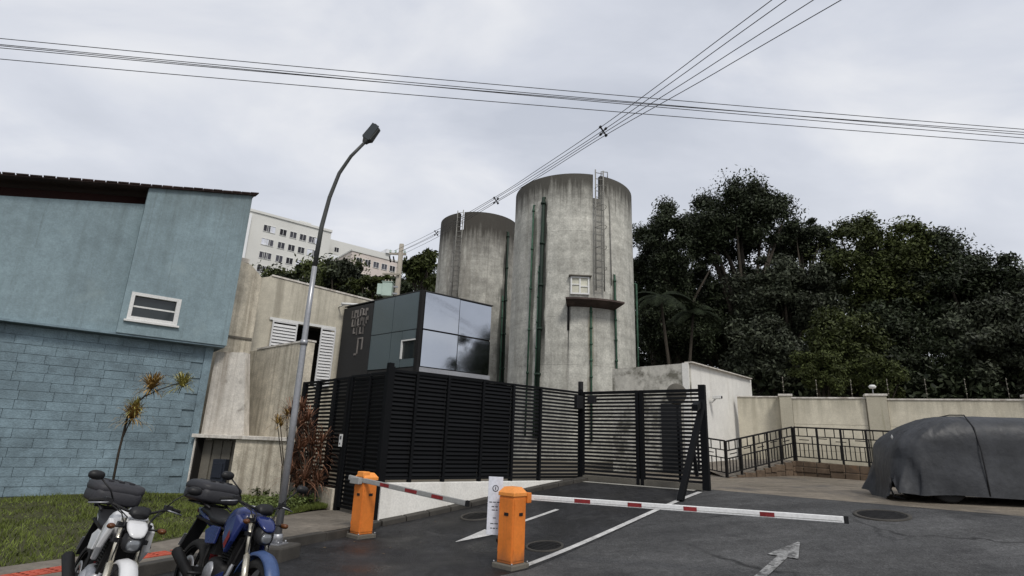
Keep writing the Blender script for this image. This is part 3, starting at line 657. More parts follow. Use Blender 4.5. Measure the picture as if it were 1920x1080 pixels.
# ladder with cage
def ladder(t, c, r, pxt, pyt, pxb, pyb, w, cage=True, ztop=None):
    a = cp(pxt, pyt, c[0], c[1], r, .16); b = cp(pxb, pyb, c[0], c[1], r, .16)
    d = Vector((a.x, a.y)).normalized(); q = Vector((-d.y, d.x)); b = Vector((a.x*(1+.02), a.y*(1+.02), b.z))
    ld = part('ladder', MB().tube([a+Vector((q.x, q.y, 0))*(-w/2), b+Vector((q.x, q.y, 0))*(-w/2)], .032, 6).tube([a+Vector((q.x, q.y, 0))*(w/2), b+Vector((q.x, q.y, 0))*(w/2)], .032, 6), m_tower_trim, t)
    me = None; n = int((a.z-b.z)/.32); an = math.atan2(q.y, q.x)
    for k in range(n):
        p = lerp(b, a, (k+.5)/n)
        if me is None: me = MB().tube([(-w/2, 0, 0), (w/2, 0, 0)], .018, 5).mesh('rung')
        link('rung', me, m_tower_trim, ld, loc=p, rot=(0, 0, an))
    if cage:
        hme = MB().tube([(w*.6*math.cos(x), -.5*math.sin(x)*1.0, 0) for x in [math.pi*i/8 for i in range(9)]], .013, 5).mesh('cage_hoop')
        hn = int((a.z-b.z)/.9)
        for k in range(1, hn):
            link('cage_hoop', hme, m_tower_trim, ld, loc=lerp(b, a, k/hn), rot=(0, 0, an+math.pi if (Vector((math.sin(an), -math.cos(an))).dot(d) < 0) else an))
    return ld
lt = cp(1119, 330, BX, BY, BR).z+.45
ladder(t1, bc, BR, 1121, 322, 1124, 548, .42, True)
sd = cp(1142, 372, BX, BY, BR, .04); pipe(t1, [sd, (sd.x*1.03, sd.y*1.03, 8.9)], .025, m_tower_trim, 'cable_duct')
wa = cp(1087, 536, BX, BY, BR+.03, 0)
def facepart(mbf, p, name, mat, t):     # build in a frame tangent to the tank at p (x right, y inward)
    a = math.atan2(p.y, p.x)+math.pi/2
    return part(name, mbf, mat, t, loc=p, rot=(0, 0, a))
wsp = (cp(1104, 536, BX, BY, BR).x-cp(1070, 536, BX, BY, BR).x)
whh = (cp(1087, 520, BX, BY, BR).z-cp(1087, 553, BX, BY, BR).z)
hw2, hh2 = wsp/2*1.03, whh/2
tw = facepart(MB().box(-hw2, hw2, -.1, .0, -hh2, -hh2+.07).box(-hw2, hw2, -.1, 0, hh2-.07, hh2).box(-hw2, -hw2+.07, -.1, 0, -hh2+.07, hh2-.07).box(hw2-.07, hw2, -.1, 0, -hh2+.07, hh2-.07).box(-.035, .035, -.1, 0, -hh2+.07, hh2-.07).box(-hw2+.07, -.035, -.09, 0, .02, .07).box(.035, hw2-.07, -.09, 0, -.06, -.01), wa, 'window', m_frame, t1)
m_pane = M('yellowed_pane', (.52, .51, .42), .35, bump=0)
for sx0, sx1 in ((-hw2+.07, -.035), (.035, hw2-.07)):
    part('pane', MB().box(sx0, sx1, -.05, -.03, -hh2+.07, hh2-.07), m_pane, tw)
facepart(MB().box(-hw2-.08, hw2+.1, -.2, .02, hh2+.01, hh2+.06), wa, 'lintel', m_dkconc, t1)
# balcony slab follows the curve
aL = math.atan2(*(lambda p: (p.y, p.x))(cp(1063, 560, BX, BY, BR))); aR = math.atan2(*(lambda p: (p.y, p.x))(cp(1150, 560, BX, BY, BR)))
zb = cp(1100, 553, BX, BY, BR+.6).z-.25
nseg = 12; v = []
for i in range(nseg+1):
    a = lerp(aL, aR, i/nseg); c_, s_ = math.cos(a), math.sin(a)
    for r_, z_ in ((BR-.02, zb+.1), (BR+.75, zb+.1), (BR+.75, zb+.02), (BR-.02, zb-.20)): v.append((r_*c_, r_*s_, z_))
part('balcony', MB().add(v, [(i*4+j, (i+1)*4+j, (i+1)*4+(j+1) % 4, i*4+(j+1) % 4) for i in range(nseg) for j in range(4)]+[(0, 1, 2, 3), (nseg*4+3, nseg*4+2, nseg*4+1, nseg*4)]), m_rust, t1)
for px in (1066,):
    p = cp(px, 575, BX, BY, BR, .06); pipe(t1, [p, (p.x, p.y, p.z-1.1)], .05, m_iron, 'bracket')
def vpipe(t, c, r, px, pyt, pxb, pyb, rad, out=.09, mat=m_green, hook=True):
    a = cp(px, pyt, c[0], c[1], r, out); d = Vector((a.x, a.y)).normalized(); zb_ = cp(pxb, pyb, c[0], c[1], r, out).z-2.5
    rb = lerp(r, r+.14, .8)+out; pts = [(a.x-d.x*.2, a.y-d.y*.2, a.z+.05)] if hook else []
    pts += [tuple(a), (d.x*(rb), d.y*(rb), zb_)]
    o = pipe(t, pts, rad, mat)
    n = 5
    for k in range(n):
        zz = lerp(a.z-.3, zb_+2.8, k/(n-1)); rr_ = lerp(r+out, rb, (a.z-zz)/max(a.z-zb_, .1)); part('pipe_clamp', MB().lathe([(rad, -.05), (rad*1.5, -.05), (rad*1.5, .05), (rad, .05)], 10, c=(d.x*rr_, d.y*rr_, zz)), mat, o)
    return o
m_gdark = M('dark_green_pipe', (.012, .026, .017), .65, var=.4)
vpipe(t1, bc, BR, 1003, 386, 994, 712, .045); vpipe(t1, bc, BR, 1021, 372, 1016, 715, .085, mat=m_gdark); vpipe(t1, bc, BR, 1028, 372, 1026, 715, .05, mat=m_iron) if False else None
vpipe(t1, bc, BR, 1013, 500, 1010, 715, .04); vpipe(t1, bc, BR, 1107, 574, 1107, 720, .045, hook=False); vpipe(t1, bc, BR, 1150, 516, 1156, 690, .045)
p0 = at(1193, 533, 27.5)-Vector((BX, BY, 0)); p1 = at(1197, 690, 27.5)-Vector((BX, BY, 0))
pipe(t1, [(p0.x-.55, p0.y+.45, p0.z+.02), (p0.x-.05, p0.y, p0.z+.02), tuple(p0), (p1.x, p1.y, p1.z-2)], .05)
part('notch_handrail', MB().tube([cp(1127, 332, BX, BY, BR-.1)+Vector((0, 0, .0)), cp(1127, 322, BX, BY, BR-.1), cp(1139, 323, BX, BY, BR-.1), cp(1139, 336, BX, BY, BR-.1)], .025, 6), m_tower_trim, t1)
SX, SY, SR = -2.45, 37.0, 2.72
scn = (SX, SY)
zt2 = oncyl(893, 397, SX, SY, SR).z
m_t2 = M('tank_concrete_dark', (.38, .37, .33), .92, var=.16, vs=.7, fine=.16, fs=14, bump=.4, rings=4.0, mids=((.20, 1.0, (1, 1)), (.18, 2.6, (1, 1)), (.12, 6, (1, 1))), streak=((.16, .145, .12), .49, 2.2, .6), streaks=(((.12, .11, .095), .54, 4.5, .45, .15), ((.52, .505, .46), .60, 5, .3, .3)), top=(zt2-2.9, zt2-1.2, (.05, .045, .038), .96),
         stains=[(sx_(951, 450, scn, SR), 3, zt2-1.6, .16, BLK, .95), (sx_(940, 560, scn, SR), 2, 11.5, .14, (.05, .055, .045), .85), (sx_(858, 430, scn, SR), 6, zt2-1, .5, (.12, .11, .10), .6)])
t2, nb2, an2 = tank('smaller round concrete water tank with stained rim behind the big tank', SX, SY, 2.84, SR, 1.2, zt2, (862, 871, 400, 431), m_t2)
ladder(t2, scn, SR, 866, 396, 858, 560, .42, True)
vpipe(t2, scn, SR, 951, 436, 936, 700, .07, mat=m_gdark); vpipe(t2, scn, SR, 941, 556, 931, 700, .05)

# ------------------------------------------------------------------ white utility building
UO = at(1290, 680, 17.5); UO = (UO.x, UO.y); uz = at(1290, 680, 17.5).z
ub = thing('white_building', 'small white flat roofed utility building right of the big tank', 'building', (UO[0], UO[1], 0), 0)
UDr = Vector((.60, .80)).normalized(); ur = onplane(1405, 711, UO, math.atan2(UDr.y, UDr.x)); ULr = ur[0]; uzr = ur[1]
ul = onplane(1148, 692, UO, AL); ULl = ul[0]
rdir = UDr; ldir = Vector((math.cos(AL), math.sin(AL)))
pR = rdir*ULr; pL = ldir*ULl
def slabwall(a, b, za, zb_, th, zl0=.5):
    d = (b-a).normalized(); n = Vector((-d.y, d.x)); n = n if n.y > 0 else -n
    v = []
    for p, zz in ((a, za), (b, zb_)):
        for o_ in (0, th): v += [(p.x+n.x*o_, p.y+n.y*o_, zl0), (p.x+n.x*o_, p.y+n.y*o_, zz)]
    return MB().add(v, [(0, 1, 5, 4), (2, 6, 7, 3), (1, 3, 7, 5), (0, 4, 6, 2), (0, 2, 3, 1), (4, 5, 7, 6)])
part('wall', slabwall(Vector((.0, .0)), pR, uz, uzr, .2), m_white, ub)
part('wall', slabwall(ldir*.005, pL, uz-.01, ul[1], .2), m_mossw, ub)
part('wall', slabwall(pR-Vector((0, .004)), pR+ldir*2, uzr-.01, uzr-.2, .2), m_white, ub)
part('roof', MB().add([(0, .02, uz-.06), (pR.x, pR.y, uzr-.06), (pR.x+ldir.x*3, pR.y+ldir.y*3, uzr-.2), (pL.x, pL.y+.05, ul[1]-.08)], [(0, 1, 2, 3)]), m_dkconc, ub)
part('coping', MB().bar((.02, .03, uz+.02), (pR.x, pR.y+.03, uzr+.02), .26, .035), m_pale, ub)
d0 = onplane(1240, 757, UO, AL, ); d1 = onplane(1277, 757, UO, AL)
dn = Vector((-ldir.y, ldir.x)); dn = dn if dn.y < 0 else -dn
def lq(x, o_): p = ldir*x+dn*o_; return (p.x, p.y)
dr = part('door', MB().prism([lq(d1[0], .01), lq(d0[0], .01), lq(d0[0], .05), lq(d1[0], .05)], .7, d0[1]), m_dark, ub)
part('handle', MB().prism([lq(d1[0]+.06, .055), lq(d1[0]+.09, .055), lq(d1[0]+.09, .09), lq(d1[0]+.06, .09)], 1.7, 1.85), m_galv, dr)
for (px, py, lab, cat, nmn) in ((1398, 762, 'white bulkhead lamp on the right end of the white building', 'lamp', 'wall_lamp'), (1330, 747, 'small white camera on the white wall beside the gate post', 'camera', 'security_camera')):
    a = math.atan2(rdir.y, rdir.x); q = onplane(px, py, UO, a); p = rdir*q[0]
    t = thing(nmn, lab, cat, (UO[0]+p.x, UO[1]+p.y, q[1]), a)
    if cat == 'lamp':
        part('housing', MB().lathe([(0, -.22), (.10, -.2), (.12, -.05), (.12, .12), (.05, .16), (0, .16)], 14, axis='y', c=(0, -.12, 0)), m_frame, t)
        part('bracket', MB().box(-.05, .05, -.08, -.003, -.05, .05), m_black, t); part('lens', MB().lathe([(0, 0), (.07, 0), (.07, .03), (0, .03)], 12, axis='x', c=(-.2, -.15, 0)), m_black, t)
    else:
        part('body', MB().box(-.09, .09, -.40, -.12, -.02, .09), m_frame, t, bevel=.01); part('bracket', MB().tube([(0, -.003, -.12), (0, -.1, -.12), (0, -.2, -.02)], .025, 6), m_frame, t); part('lens', MB().box(-.05, .05, -.42, -.401, .0, .07), m_black, t)

# ------------------------------------------------------------------ boundary wall
WP = at(1482, 744, 20.0); WD = Vector((.905, -.425)).normalized(); WA = math.atan2(WD.y, WD.x)
bw = thing('boundary_wall', 'long beige painted boundary wall with pilasters below the trees', 'wall', (WP.x, WP.y, 0), WA)
wz = WP.z
def pan(x0, x1, zt, nrow=3):
    for k in range(nrow):
        z0 = lerp(.9, zt, k/nrow); z1 = lerp(.9, zt, (k+1)/nrow)
        part('wall_panel', MB().box(x0+.004, x1-.004, random.uniform(0, .006), .12, z0+.004, z1-.004), m_bwall, bw)
    part('coping', MB().box(x0-.02, x1+.02, -.03, .15, zt+.002, zt+.05), m_pale, bw)
xw1 = onplane(1622, 748, (WP.x, WP.y), WA)[0]; pan(.04, xw1, wz-.06); pan(xw1+.62, xw1+4.2, wz-.1); pan(xw1+4.85, xw1+9, wz-.1); pan(xw1+9.6, xw1+14, wz-.1)
xw0 = onplane(1408, 742, (WP.x, WP.y), WA)[0]
part('wall_panel', MB().box(xw0-.5, -.36, .45, .57, .9, wz+.02), m_bwall, bw); part('coping', MB().box(xw0-.5, -.34, .42, .60, wz+.022, wz+.06), m_pale, bw)
for x0, x1, y0 in ((-.36, .035, -.02), (xw1+.02, xw1+.6, -.12), (xw1+4.22, xw1+4.83, -.12), (xw1+9.02, xw1+9.58, -.12)):
    part('pilaster', MB().box(x0, x1, y0, .7 if x0 < 0 else .3, .9, wz+.03), m_pil, bw, bevel=.01); part('cap', MB().box(x0-.03, x1+.03, y0-.03, .72 if x0 < 0 else .33, wz+.033, wz+.10), m_pale, bw)
for k in range(9):
    x = -.2+1.05*k
    f = thing('fence_spike', 'thin electric fence rod on the beige wall, %s counted from the white building' % ('first', 'second', 'third', 'fourth', 'fifth', 'sixth', 'seventh', 'eighth', 'ninth')[k], 'fence rod', (WP.x+WD.x*x-WD.y*.06, WP.y+WD.y*x+WD.x*.06, wz+.1 if k in (0,) else wz-.01), WA, 'electric fence rods along the wall')
    part('rod', MB().tube([(0, 0, -.05), (0, 0, .62)], .009, 5), m_dkconc, f)
    if k == 0: ime = MB().lathe([(0, -.015), (.016, -.012), (.016, .012), (0, .015)], 8).mesh('insulator')
    for j in range(4): link('insulator', ime, m_polec, f, loc=(0, -.02, .12+.15*j))
lx_ = onplane(1636, 729, (WP.x, WP.y), WA)
wl = thing('globe_light', 'small white floodlight standing on the wide beige pilaster', 'lamp', (WP.x+WD.x*lx_[0], WP.y+WD.y*lx_[0], wz+.10), WA)
part('stem', MB().tube([(0, 0, -.01), (0, 0, .2)], .02, 6), m_galv, wl); part('head', MB().lathe([(0, .0), (.09, .02), (.12, .08), (.07, .13), (0, .14)], 14, c=(0, 0, .17)), m_frame, wl)

# ------------------------------------------------------------------ raised walk, retaining wall and railings
RL, RC, RR = Vector((6.30, 16.6)), Vector((8.94, 18.0)), Vector((10.3, 16.5))
RE = RC+(RR-RC)*3.6
def rb(p): return {0: .93, 1: 1.47, 2: 1.36, 3: 1.2}[p]
pl = [(RL.x, RL.y), (RC.x, RC.y), (RE.x, RE.y), (RE.x+4, RE.y+8), (9.5, 22), (6.0, 19)]
wk = MB(); zz = [.90, 1.45, 1.2, 1.2, 1.42, 1.25]; n = len(pl)
wk.add([(*p, z_) for p, z_ in zip(pl, zz)], [(0, 1, 2, 4, 5), (2, 3, 4)]); struct('raised_walk', wk, m_pave)
rt = thing('retaining_wall', 'low brown stone retaining wall under the black railings', 'wall', (0, 0, 0))
def stonerow(a, b, za, zb_):
    d = (b-a).normalized(); L_ = (b-a).length; n = Vector((d.y, -d.x)); n = n if n.y < 0 else -n
    x = 0
    mbk = MB(); mbk.add([(a.x, a.y, .7), (b.x, b.y, .7), (b.x, b.y, zb_-.02), (a.x, a.y, za-.02)], [(0, 1, 2, 3)]); part('mortar_bed', mbk, m_dkconc, rt)
    while x < L_-.1:
        w = min(random.uniform(.25, .5), L_-x); p = a+d*(x+.008); q = a+d*(x+w-.008)
        zt_ = lerp(za, zb_, (x+w/2)/L_)-.01; zg = g(p.x, p.y)-.06; h = zt_-zg; rows = max(1, int(round(h/.19)))
        for k in range(rows):
            o_ = random.uniform(.02, .07); z0 = zg+h*k/rows+.006; z1 = zg+h*(k+1)/rows-.006
            part('stone', MB().prism([tuple(p-n*.05), tuple(q-n*.05), tuple(q+n*o_), tuple(p+n*o_)], z0, z1), m_stone, rt, bevel=.015)
        x += w
stonerow(RL, RC, .92, 1.46); stonerow(RC, RE, 1.46, 1.2)
def railing(label, a, b, za, zb_, npost):
    L_ = (b-a).length; t = thing('railing', label, 'railing', (a.x, a.y, 0), math.atan2((b-a).y, (b-a).x), 'black iron railings on the raised walk')
    def z(x): return lerp(za, zb_, x/L_)
    def rl(h, r=.025, nm_='rail'): part(nm_, MB().bar((0, 0, z(0)+h), (L_, 0, z(L_)+h), .04, .045 if h > .9 else .03), m_iron, t)
    rl(.98); rl(.72); rl(.50); rl(.10)
    me = MB().box(-.025, .025, -.025, .025, 0, 1.0).mesh('post')
    for k in range(npost): x = L_*k/(npost-1); link('post', me, m_iron, t, loc=(x, 0, z(x)-.02))
    bal = MB().box(-.011, .011, -.011, .011, .10, .50).mesh('baluster'); bu = MB().box(-.011, .011, -.011, .011, .72, .97).mesh('baluster'); bm_ = MB().box(-.014, .014, -.012, .012, .5, .72).mesh('baluster')
    n = int(L_/.125)
    for k in range(1, n):
        x = L_*k/n; link('baluster', bal, m_iron, t, loc=(x, 0, z(x)))
        if k % 2: link('baluster', bu, m_iron, t, loc=(x, 0, z(x)))
        if k % 4 == 0: link('baluster', bm_, m_iron, t, loc=(x, 0, z(x)))
    nb_ = int(L_/.5)
    for k in range(nb_):
        x = L_*(k+.25)/nb_; part('cross_bar', MB().bar((x, 0, z(x)+.61+.06*(k % 2)), (x+.28, 0, z(x+.28)+.61+.06*(k % 2)), .025, .025), m_iron, t)
railing('black iron railing climbing the ramp beside the white building', RL, RC, .93, 1.47, 6)
railing('black iron railing in front of the beige boundary wall', RC+Vector((.04, -.05)), RE, 1.47, 1.2, 12)
railing('short black iron railing on the white building wall behind the gate post', Vector((5.75, 17.35)), RL+Vector((0.02, .12)), 1.05, .95, 2)

# ------------------------------------------------------------------ louvred fence and gate
FB, FT = .85, 3.0
def louvre(t, x0, x1, z0, z1, pitch=.084, h=.05, cache={}):
    key = (round(x1-x0, 3), h)
    if key not in cache: cache[key] = MB().add([(0, -.012, -h/2), (x1-x0, -.012, -h/2), (x1-x0, .008, h/2), (0, .008, h/2), (0, .0, -h/2-.004), (x1-x0, .0, -h/2-.004), (x1-x0, .016, h/2-.004), (0, .016, h/2-.004)], [(0, 1, 2, 3), (7, 6, 5, 4), (0, 4, 5, 1), (2, 6, 7, 3), (1, 5, 6, 2), (0, 3, 7, 4)]).mesh('slat')
    n = int((z1-z0)/pitch); p_ = (z1-z0)/n
    for k in range(n): link('slat', cache[key], m_steel, t, loc=(x0, 0, z0+p_*(k+.5)))
def framepanel(t, x0, x1, z0, z1, w=.05):
    part('rail', MB().box(x0, x1, -.03, .03, z0, z0+w), m_steel, t); part('rail', MB().box(x0, x1, -.03, .03, z1-w, z1), m_steel, t)
    louvre(t, x0+.005, x1-.005, z0+w, z1-w)
AF = math.atan2(FDIR.y, FDIR.x); FL = 5.54
lwal = thing('white_plinth_wall', 'low white wall under the long charcoal louvred fence', 'wall', (FA.x, FA.y, 0), AF)
part('wall', MB().box(.0, FL-.05, -.10, .10, -.1, .80), m_white, lwal, bevel=.012)
kb2 = []
for i in range(11):
    a = FA+FDIR*(FL*i/11+.01)+FN*.19; b = FA+FDIR*(FL*(i+1)/11-.01)+FN*.19
    za, zb_ = g(a.x, a.y), g(b.x, b.y); q = FN*.085
    v = [(*(a-q), za-.1), (*(b-q), zb_-.1), (*(b+q), zb_-.1), (*(a+q), za-.1), (*(a-q), za+.10), (*(b-q), zb_+.10), (*(b+q), zb_+.085), (*(a+q), za+.085)]
    part('kerb_stone', MB().add(v, [(3, 2, 1, 0), (4, 5, 6, 7), (0, 1, 5, 4), (1, 2, 6, 5), (2, 3, 7, 6), (3, 0, 4, 7)]), m_kerb, k_root, bevel=.01)
fc = thing('louvred_fence', 'long charcoal louvred fence standing on the white plinth wall', 'fence', (FA.x, FA.y, 0), AF)
pxs = [onplane(px, 750, FA, AF)[0] for px in (724, 779, 839, 905, 962, 1013, 1083)]; pxs[0] = 0.04; pxs[-1] = FL
for i, x in enumerate(pxs):
    w = .05 if i in (0, 6) else .03
    part('post', MB().box(x-w, x+w, -.05, .05, .801, FT+(.05 if i in (0, 6) else 0)), m_steel, fc, bevel=.004)
for a, b in zip(pxs, pxs[1:]): framepanel(fc, a+.055 if a == pxs[0] else a+.032, b-.032 if b != FL else b-.055, FB, FT)
for a, b in zip(pxs[:4], pxs[1:5]): part('dark_backing', MB().box(a+.035, b-.035, .045, .052, FB+.02, FT-.05), m_steel, fc)  # sheets added behind the slats so the gaps read dark
part('post_top_lamp', MB().box(FL-.05, FL+.05, -.05, .05, FT+.052, FT+.27), m_black, fc, bevel=.01)
part('lock_box', MB().box(FL-.28, FL-.06, -.16, -.035, FT-.45, FT-.12), m_black, fc, bevel=.01)
AP = math.atan2(3.08, -2.79); ll = 4.15
lfz = thing('louvred_fence', 'short charcoal louvred fence between the stair wall and the corner post', 'fence', (FA.x, FA.y, 0), AP)
for x, hgt in ((.0, 3.12), (1.66, 2.93), (2.36, 2.93), (3.3, 2.93), (4.1, 2.93)):
    part('post', MB().box(x-.05, x+.05, -.06, .06, .0, hgt), m_steel, lfz, bevel=.004)
for a, b, z0, z1 in ((1.72, 2.30, .55, 2.93), (2.42, 3.24, .5, 2.93), (3.36, 4.04, .5, 2.93)): framepanel(lfz, a, b, z0, z1)
pg = thing('pedestrian_gate', 'narrow dark louvred pedestrian gate behind the rear orange barrier', 'gate', (FA.x, FA.y, 0), AP)
part('stile', MB().box(.07, .13, -.03, .03, .2, 2.95), m_steel, pg); part('stile', MB().box(1.53, 1.60, -.03, .03, .2, 2.95), m_steel, pg); part('stile', MB().box(.72, .78, -.03, .03, .255, 2.895), m_steel, pg)
for a, b in ((.14, .715), (.785, 1.525)): framepanel(pg, a, b, .2, 2.95)
part('dark_backing', MB().box(.14, 1.52, -.07, -.05, .25, 2.88), m_dark, pg)
nt_p = thing('notice', 'small white keypad notice fixed on the dark pedestrian gate post', 'sign', (0, 0, 0))
# place the notice on the post facing the camera side
npx = FA+Vector((math.cos(AP), math.sin(AP)))*1.66; nrm = Vector((-math.sin(AP), math.cos(AP))); nrm = nrm if nrm.y < 0 else -nrm
nt_p.location = (npx.x+nrm.x*.075, npx.y+nrm.y*.075, 1.55); nt_p.rotation_euler = (0, 0, AV)
part('plate', MB().box(-.055, .055, -.015, .0, -.13, .13), m_frame, nt_p); part('print', MB().box(-.03, .03, -.018, -.0155, .02, .09).box(-.03, .005, -.018, -.0155, -.09, -.05), m_ink, nt_p)
GD = (FG-FC).normalized(); AG = math.atan2(GD.y, GD.x); GL = (FG-FC).length
gt = thing('vehicle_gate', 'charcoal louvred double vehicle gate with diagonal brace at its right post', 'gate', (FC.x, FC.y, 0), AG)
xm = onplane(1200, 820, FC, AG)[0]
for x, w in ((.06, .04), (xm-.05, .04), (xm+.06, .04), (GL-.02, .075)):
    part('post', MB().box(x-w, x+w, -.055, .055, .80, FT+(.09 if w > .05 else .0)), m_steel, gt, bevel=.004)
framepanel(gt, .105, xm-.095, FB, FT, .07); framepanel(gt, xm+.105, GL-.10, FB, FT, .07)
part('lock_box', MB().box(.28, .5, -.14, -.035, FT-.32, FT-.1), m_black, gt, bevel=.01)
part('bottom_board', MB().box(.1, GL-.1, -.045, -.032, .80, .93), m_dkconc, gt)
gp = at(1272, 940, FG.y-1.05); bz = g(gp.x, gp.y)
bl = Matrix.Rotation(-AG, 3, 'Z')
def tog(p): return bl @ Vector((p[0]-FC.x, p[1]-FC.y, p[2]))
gpt = Vector((3.52, 11.85, g(3.52, 11.85)))
part('brace', MB().bar(tog((FG.x-.03, FG.y-.07, 2.72)), tog(gpt), .12, .10), m_steel, gt, bevel=.006)
part('brace', MB().bar(tog((FG.x-.12, FG.y-.02, 2.65)), tog((FG.x-.5, FG.y-.9, 2.5)), .12, .14), m_steel, gt)
part('brace_prop', MB().bar(tog((FG.x-.42, FG.y-.45, 1.65)), tog((FG.x-.35, FG.y-.4, g(FG.x-.35, FG.y-.4)+.35)), .06, .06), m_steel, gt)
mr_ = thing('convex_mirror', 'round brownish convex mirror rising behind the top of the vehicle gate', 'mirror', (0, 0, 0), AG)
pmr = FC+GD*(onplane(1272, 735, FC, AG)[0])+Vector((.1, .45)); mr_.location = (pmr.x, pmr.y, 0)
part('pole', MB().tube([(0, 0, .7), (0, 0, 2.9)], .035, 8), m_steel, mr_); part('disc', MB().lathe([(0, -.03), (.24, -.02), (.26, 0), (.24, .03), (0, .05)], 24, axis='y', c=(0, -.05, 2.93)), m_dkconc, mr_)

# ------------------------------------------------------------------ barriers
def barrier(label, p, rz, tip):
    z0 = g(*p); t = thing('barrier_gate', label, 'barrier', (p[0], p[1], z0), rz, 'orange parking barriers')
    w = d = .135; h = .92
    part('plinth', MB().box(-w-.05, w+.05, -d-.05, d+.05, -.15, .06), m_dkconc, t, bevel=.012)
    part('cabinet', MB().box(-w, w, -d, d, .06, h), m_orange, t, bevel=.012)
    for a in (0, R(90)):
        c_ = Matrix.Rotation(a, 3, 'Z') @ Vector((0, -d-.001, 0))
        dr_ = part('cabinet_door', MB().box(-w+.014, w-.014, -.007, 0, .10, h-.03), m_orange, t, bevel=.002, loc=c_, rot=(0, 0, a))
        part('keyhole', MB().box(-.02, .055, -.014, -.0075, .67, .71), m_black, dr_); part('hinge', MB().box(-w+.016, -w+.028, -.013, -.0075, .2, .26), m_orange, dr_); part('hinge', MB().box(-w+.016, -w+.028, -.013, -.0075, .76, .82), m_orange, dr_)
    bme = MB().lathe([(0, .025), (.012, .025), (.012, 0), (0, 0)], 6).mesh('bolt')
    for sx1 in (-1, 1):
        for sy1 in (-1, 1): link('bolt', bme, m_galv, t, loc=(sx1*(w+.028), sy1*(d+.028), .06))
    lid = MB(); v = []
    for e_, z_ in ((.012, .002), (.012, .05), (-.045, .125)): v += [(-w-e_, -d-e_, h+z_), (w+e_, -d-e_, h+z_), (w+e_, d+e_, h+z_), (-w-e_, d+e_, h+z_)]
    lid.add(v, [(3, 2, 1, 0)]+[(a, (a+1) % 4, (a+1) % 4+4, a+4) for a in range(4)]+[(a+4, (a+1) % 4+4, (a+1) % 4+8, a+8) for a in range(4)]+[(8, 9, 10, 11)])
    part('lid', lid, m_orangelid, t, bevel=.008)
    inv = Matrix.Rotation(-rz, 3, 'Z'); tl = inv @ Vector((tip[0]-p[0], tip[1]-p[1], tip[2]-z0))
    return t, tl
b1, tip1 = barrier('tall orange barrier box in front holding the long white arm', (.13, 8.42), AV, (3.98, 6.98, .93))
def arm(t, a, b, mat, hh, reds, name='arm'):
    a = Vector(a); b = Vector(b); d = (b-a).normalized()
    am = part(name, MB().bar(a, b, .045, hh), mat, t, bevel=.006)
    for (f0, f1) in reds: part('red_band', MB().bar(lerp(a, b, f0), lerp(a, b, f1), .049, hh*.7), m_red, am)
    part('groove', MB().bar(lerp(a, b, .06)+Vector((0, 0, -hh*.2)), lerp(a, b, .995)+Vector((0, 0, -hh*.2)), .0475, .006), m_armg, am)
    part('end_cap', MB().bar(b+d*.001, b+d*.045, .055, hh+.01), m_black, am)
    return am
arm(b1, (-.05, .19, .90), tip1, m_arm, .072, [(.205, .26), (.385, .43), (.56, .60), (.78, .82)])
part('arm_holder', MB().box(-.10, .16, .137, .23, .83, .97), m_orange, b1, bevel=.01)
b2, tip2 = barrier('orange barrier box by the kerb with grey red striped arm pointing down the lane', (-2.40, 10.32), AV, (-.56, 9.0, .74))
arm(b2, (-.24, -.19, .955), tip2, m_armg, .075, [(.30, .38), (.52, .62), (.74, .83)])
part('arm_holder', MB().box(-.16, .10, -.23, -.15, .86, .97), m_armg, b2, bevel=.01)
part('warning_lamp', MB().box(-.06, .12, -.16, -.02, .975, 1.065), m_orangelid, b2, bevel=.012)
# notice on its post beside the front barrier
sp_ = atz(938, 1058, 0); sp_ = Vector((sp_.x, sp_.y))
sg = thing('notice_board', 'narrow white notice board on a black post beside the front orange barrier', 'sign', (sp_.x, sp_.y, 0), R(-4))
part('post', MB().box(-.025, .025, -.02, .02, 0, .9), m_black, sg)
part('foot_plate', MB().box(-.09, .09, -.09, .09, 0.002, .012), m_iron, sg)
zc = atz(925, 1005, 0)
def sgz(px, py): return at(px, py, sp_.y-.03)
ctop = sgz(928, 898).z; cbot = sgz(925, 1003).z; cl = sgz(912, 1000).x-sp_.x; crr = sgz(942, 950).x-sp_.x
part('board', MB().box(cl, crr, -.045, -.025, cbot, ctop+.03), m_sign, sg, bevel=.004)
pr_ = MB(); rr = random.Random(11); cmx = (cl+crr)/2
for (fz, n) in ((.42, 3), (.50, 2), (.56, 2), (.70, 1), (.80, 2), (.88, 3)):
    zz = lerp(ctop, cbot, fz); ws = [rr.uniform(.02, .06) for _ in range(n)]; tot = sum(ws)+.012*(n-1); x = cmx-tot/2
    for w in ws: pr_.box(x, x+w, -.0475, -.0452, zz-.006, zz+.006); x += w+.012
part('small_print', pr_, m_ink, sg)
ic = MB().lathe([(.034, -.0475), (.045, -.0475), (.045, -.0452), (.034, -.0452), (.034, -.0475)], 24, axis='y', c=(cmx, 0, lerp(ctop, cbot, .17))).box(cmx-.006, cmx+.006, -.0475, -.0452, lerp(ctop, cbot, .17)-.02, lerp(ctop, cbot, .17)+.024)
part('symbol', ic, m_ink, sg)
ip = part('intercom', MB().lathe([(0, -.05), (.045, -.045), (.05, 0), (.045, .04), (0, .05)], 14, c=(.0, -.075, cbot-.06)), m_black, sg)
part('intercom_arm', MB().tube([(-.06, -.05, cbot-.07), (.0, -.06, cbot-.05), (.1, -.05, cbot-.045)], .028, 8), m_black, sg)

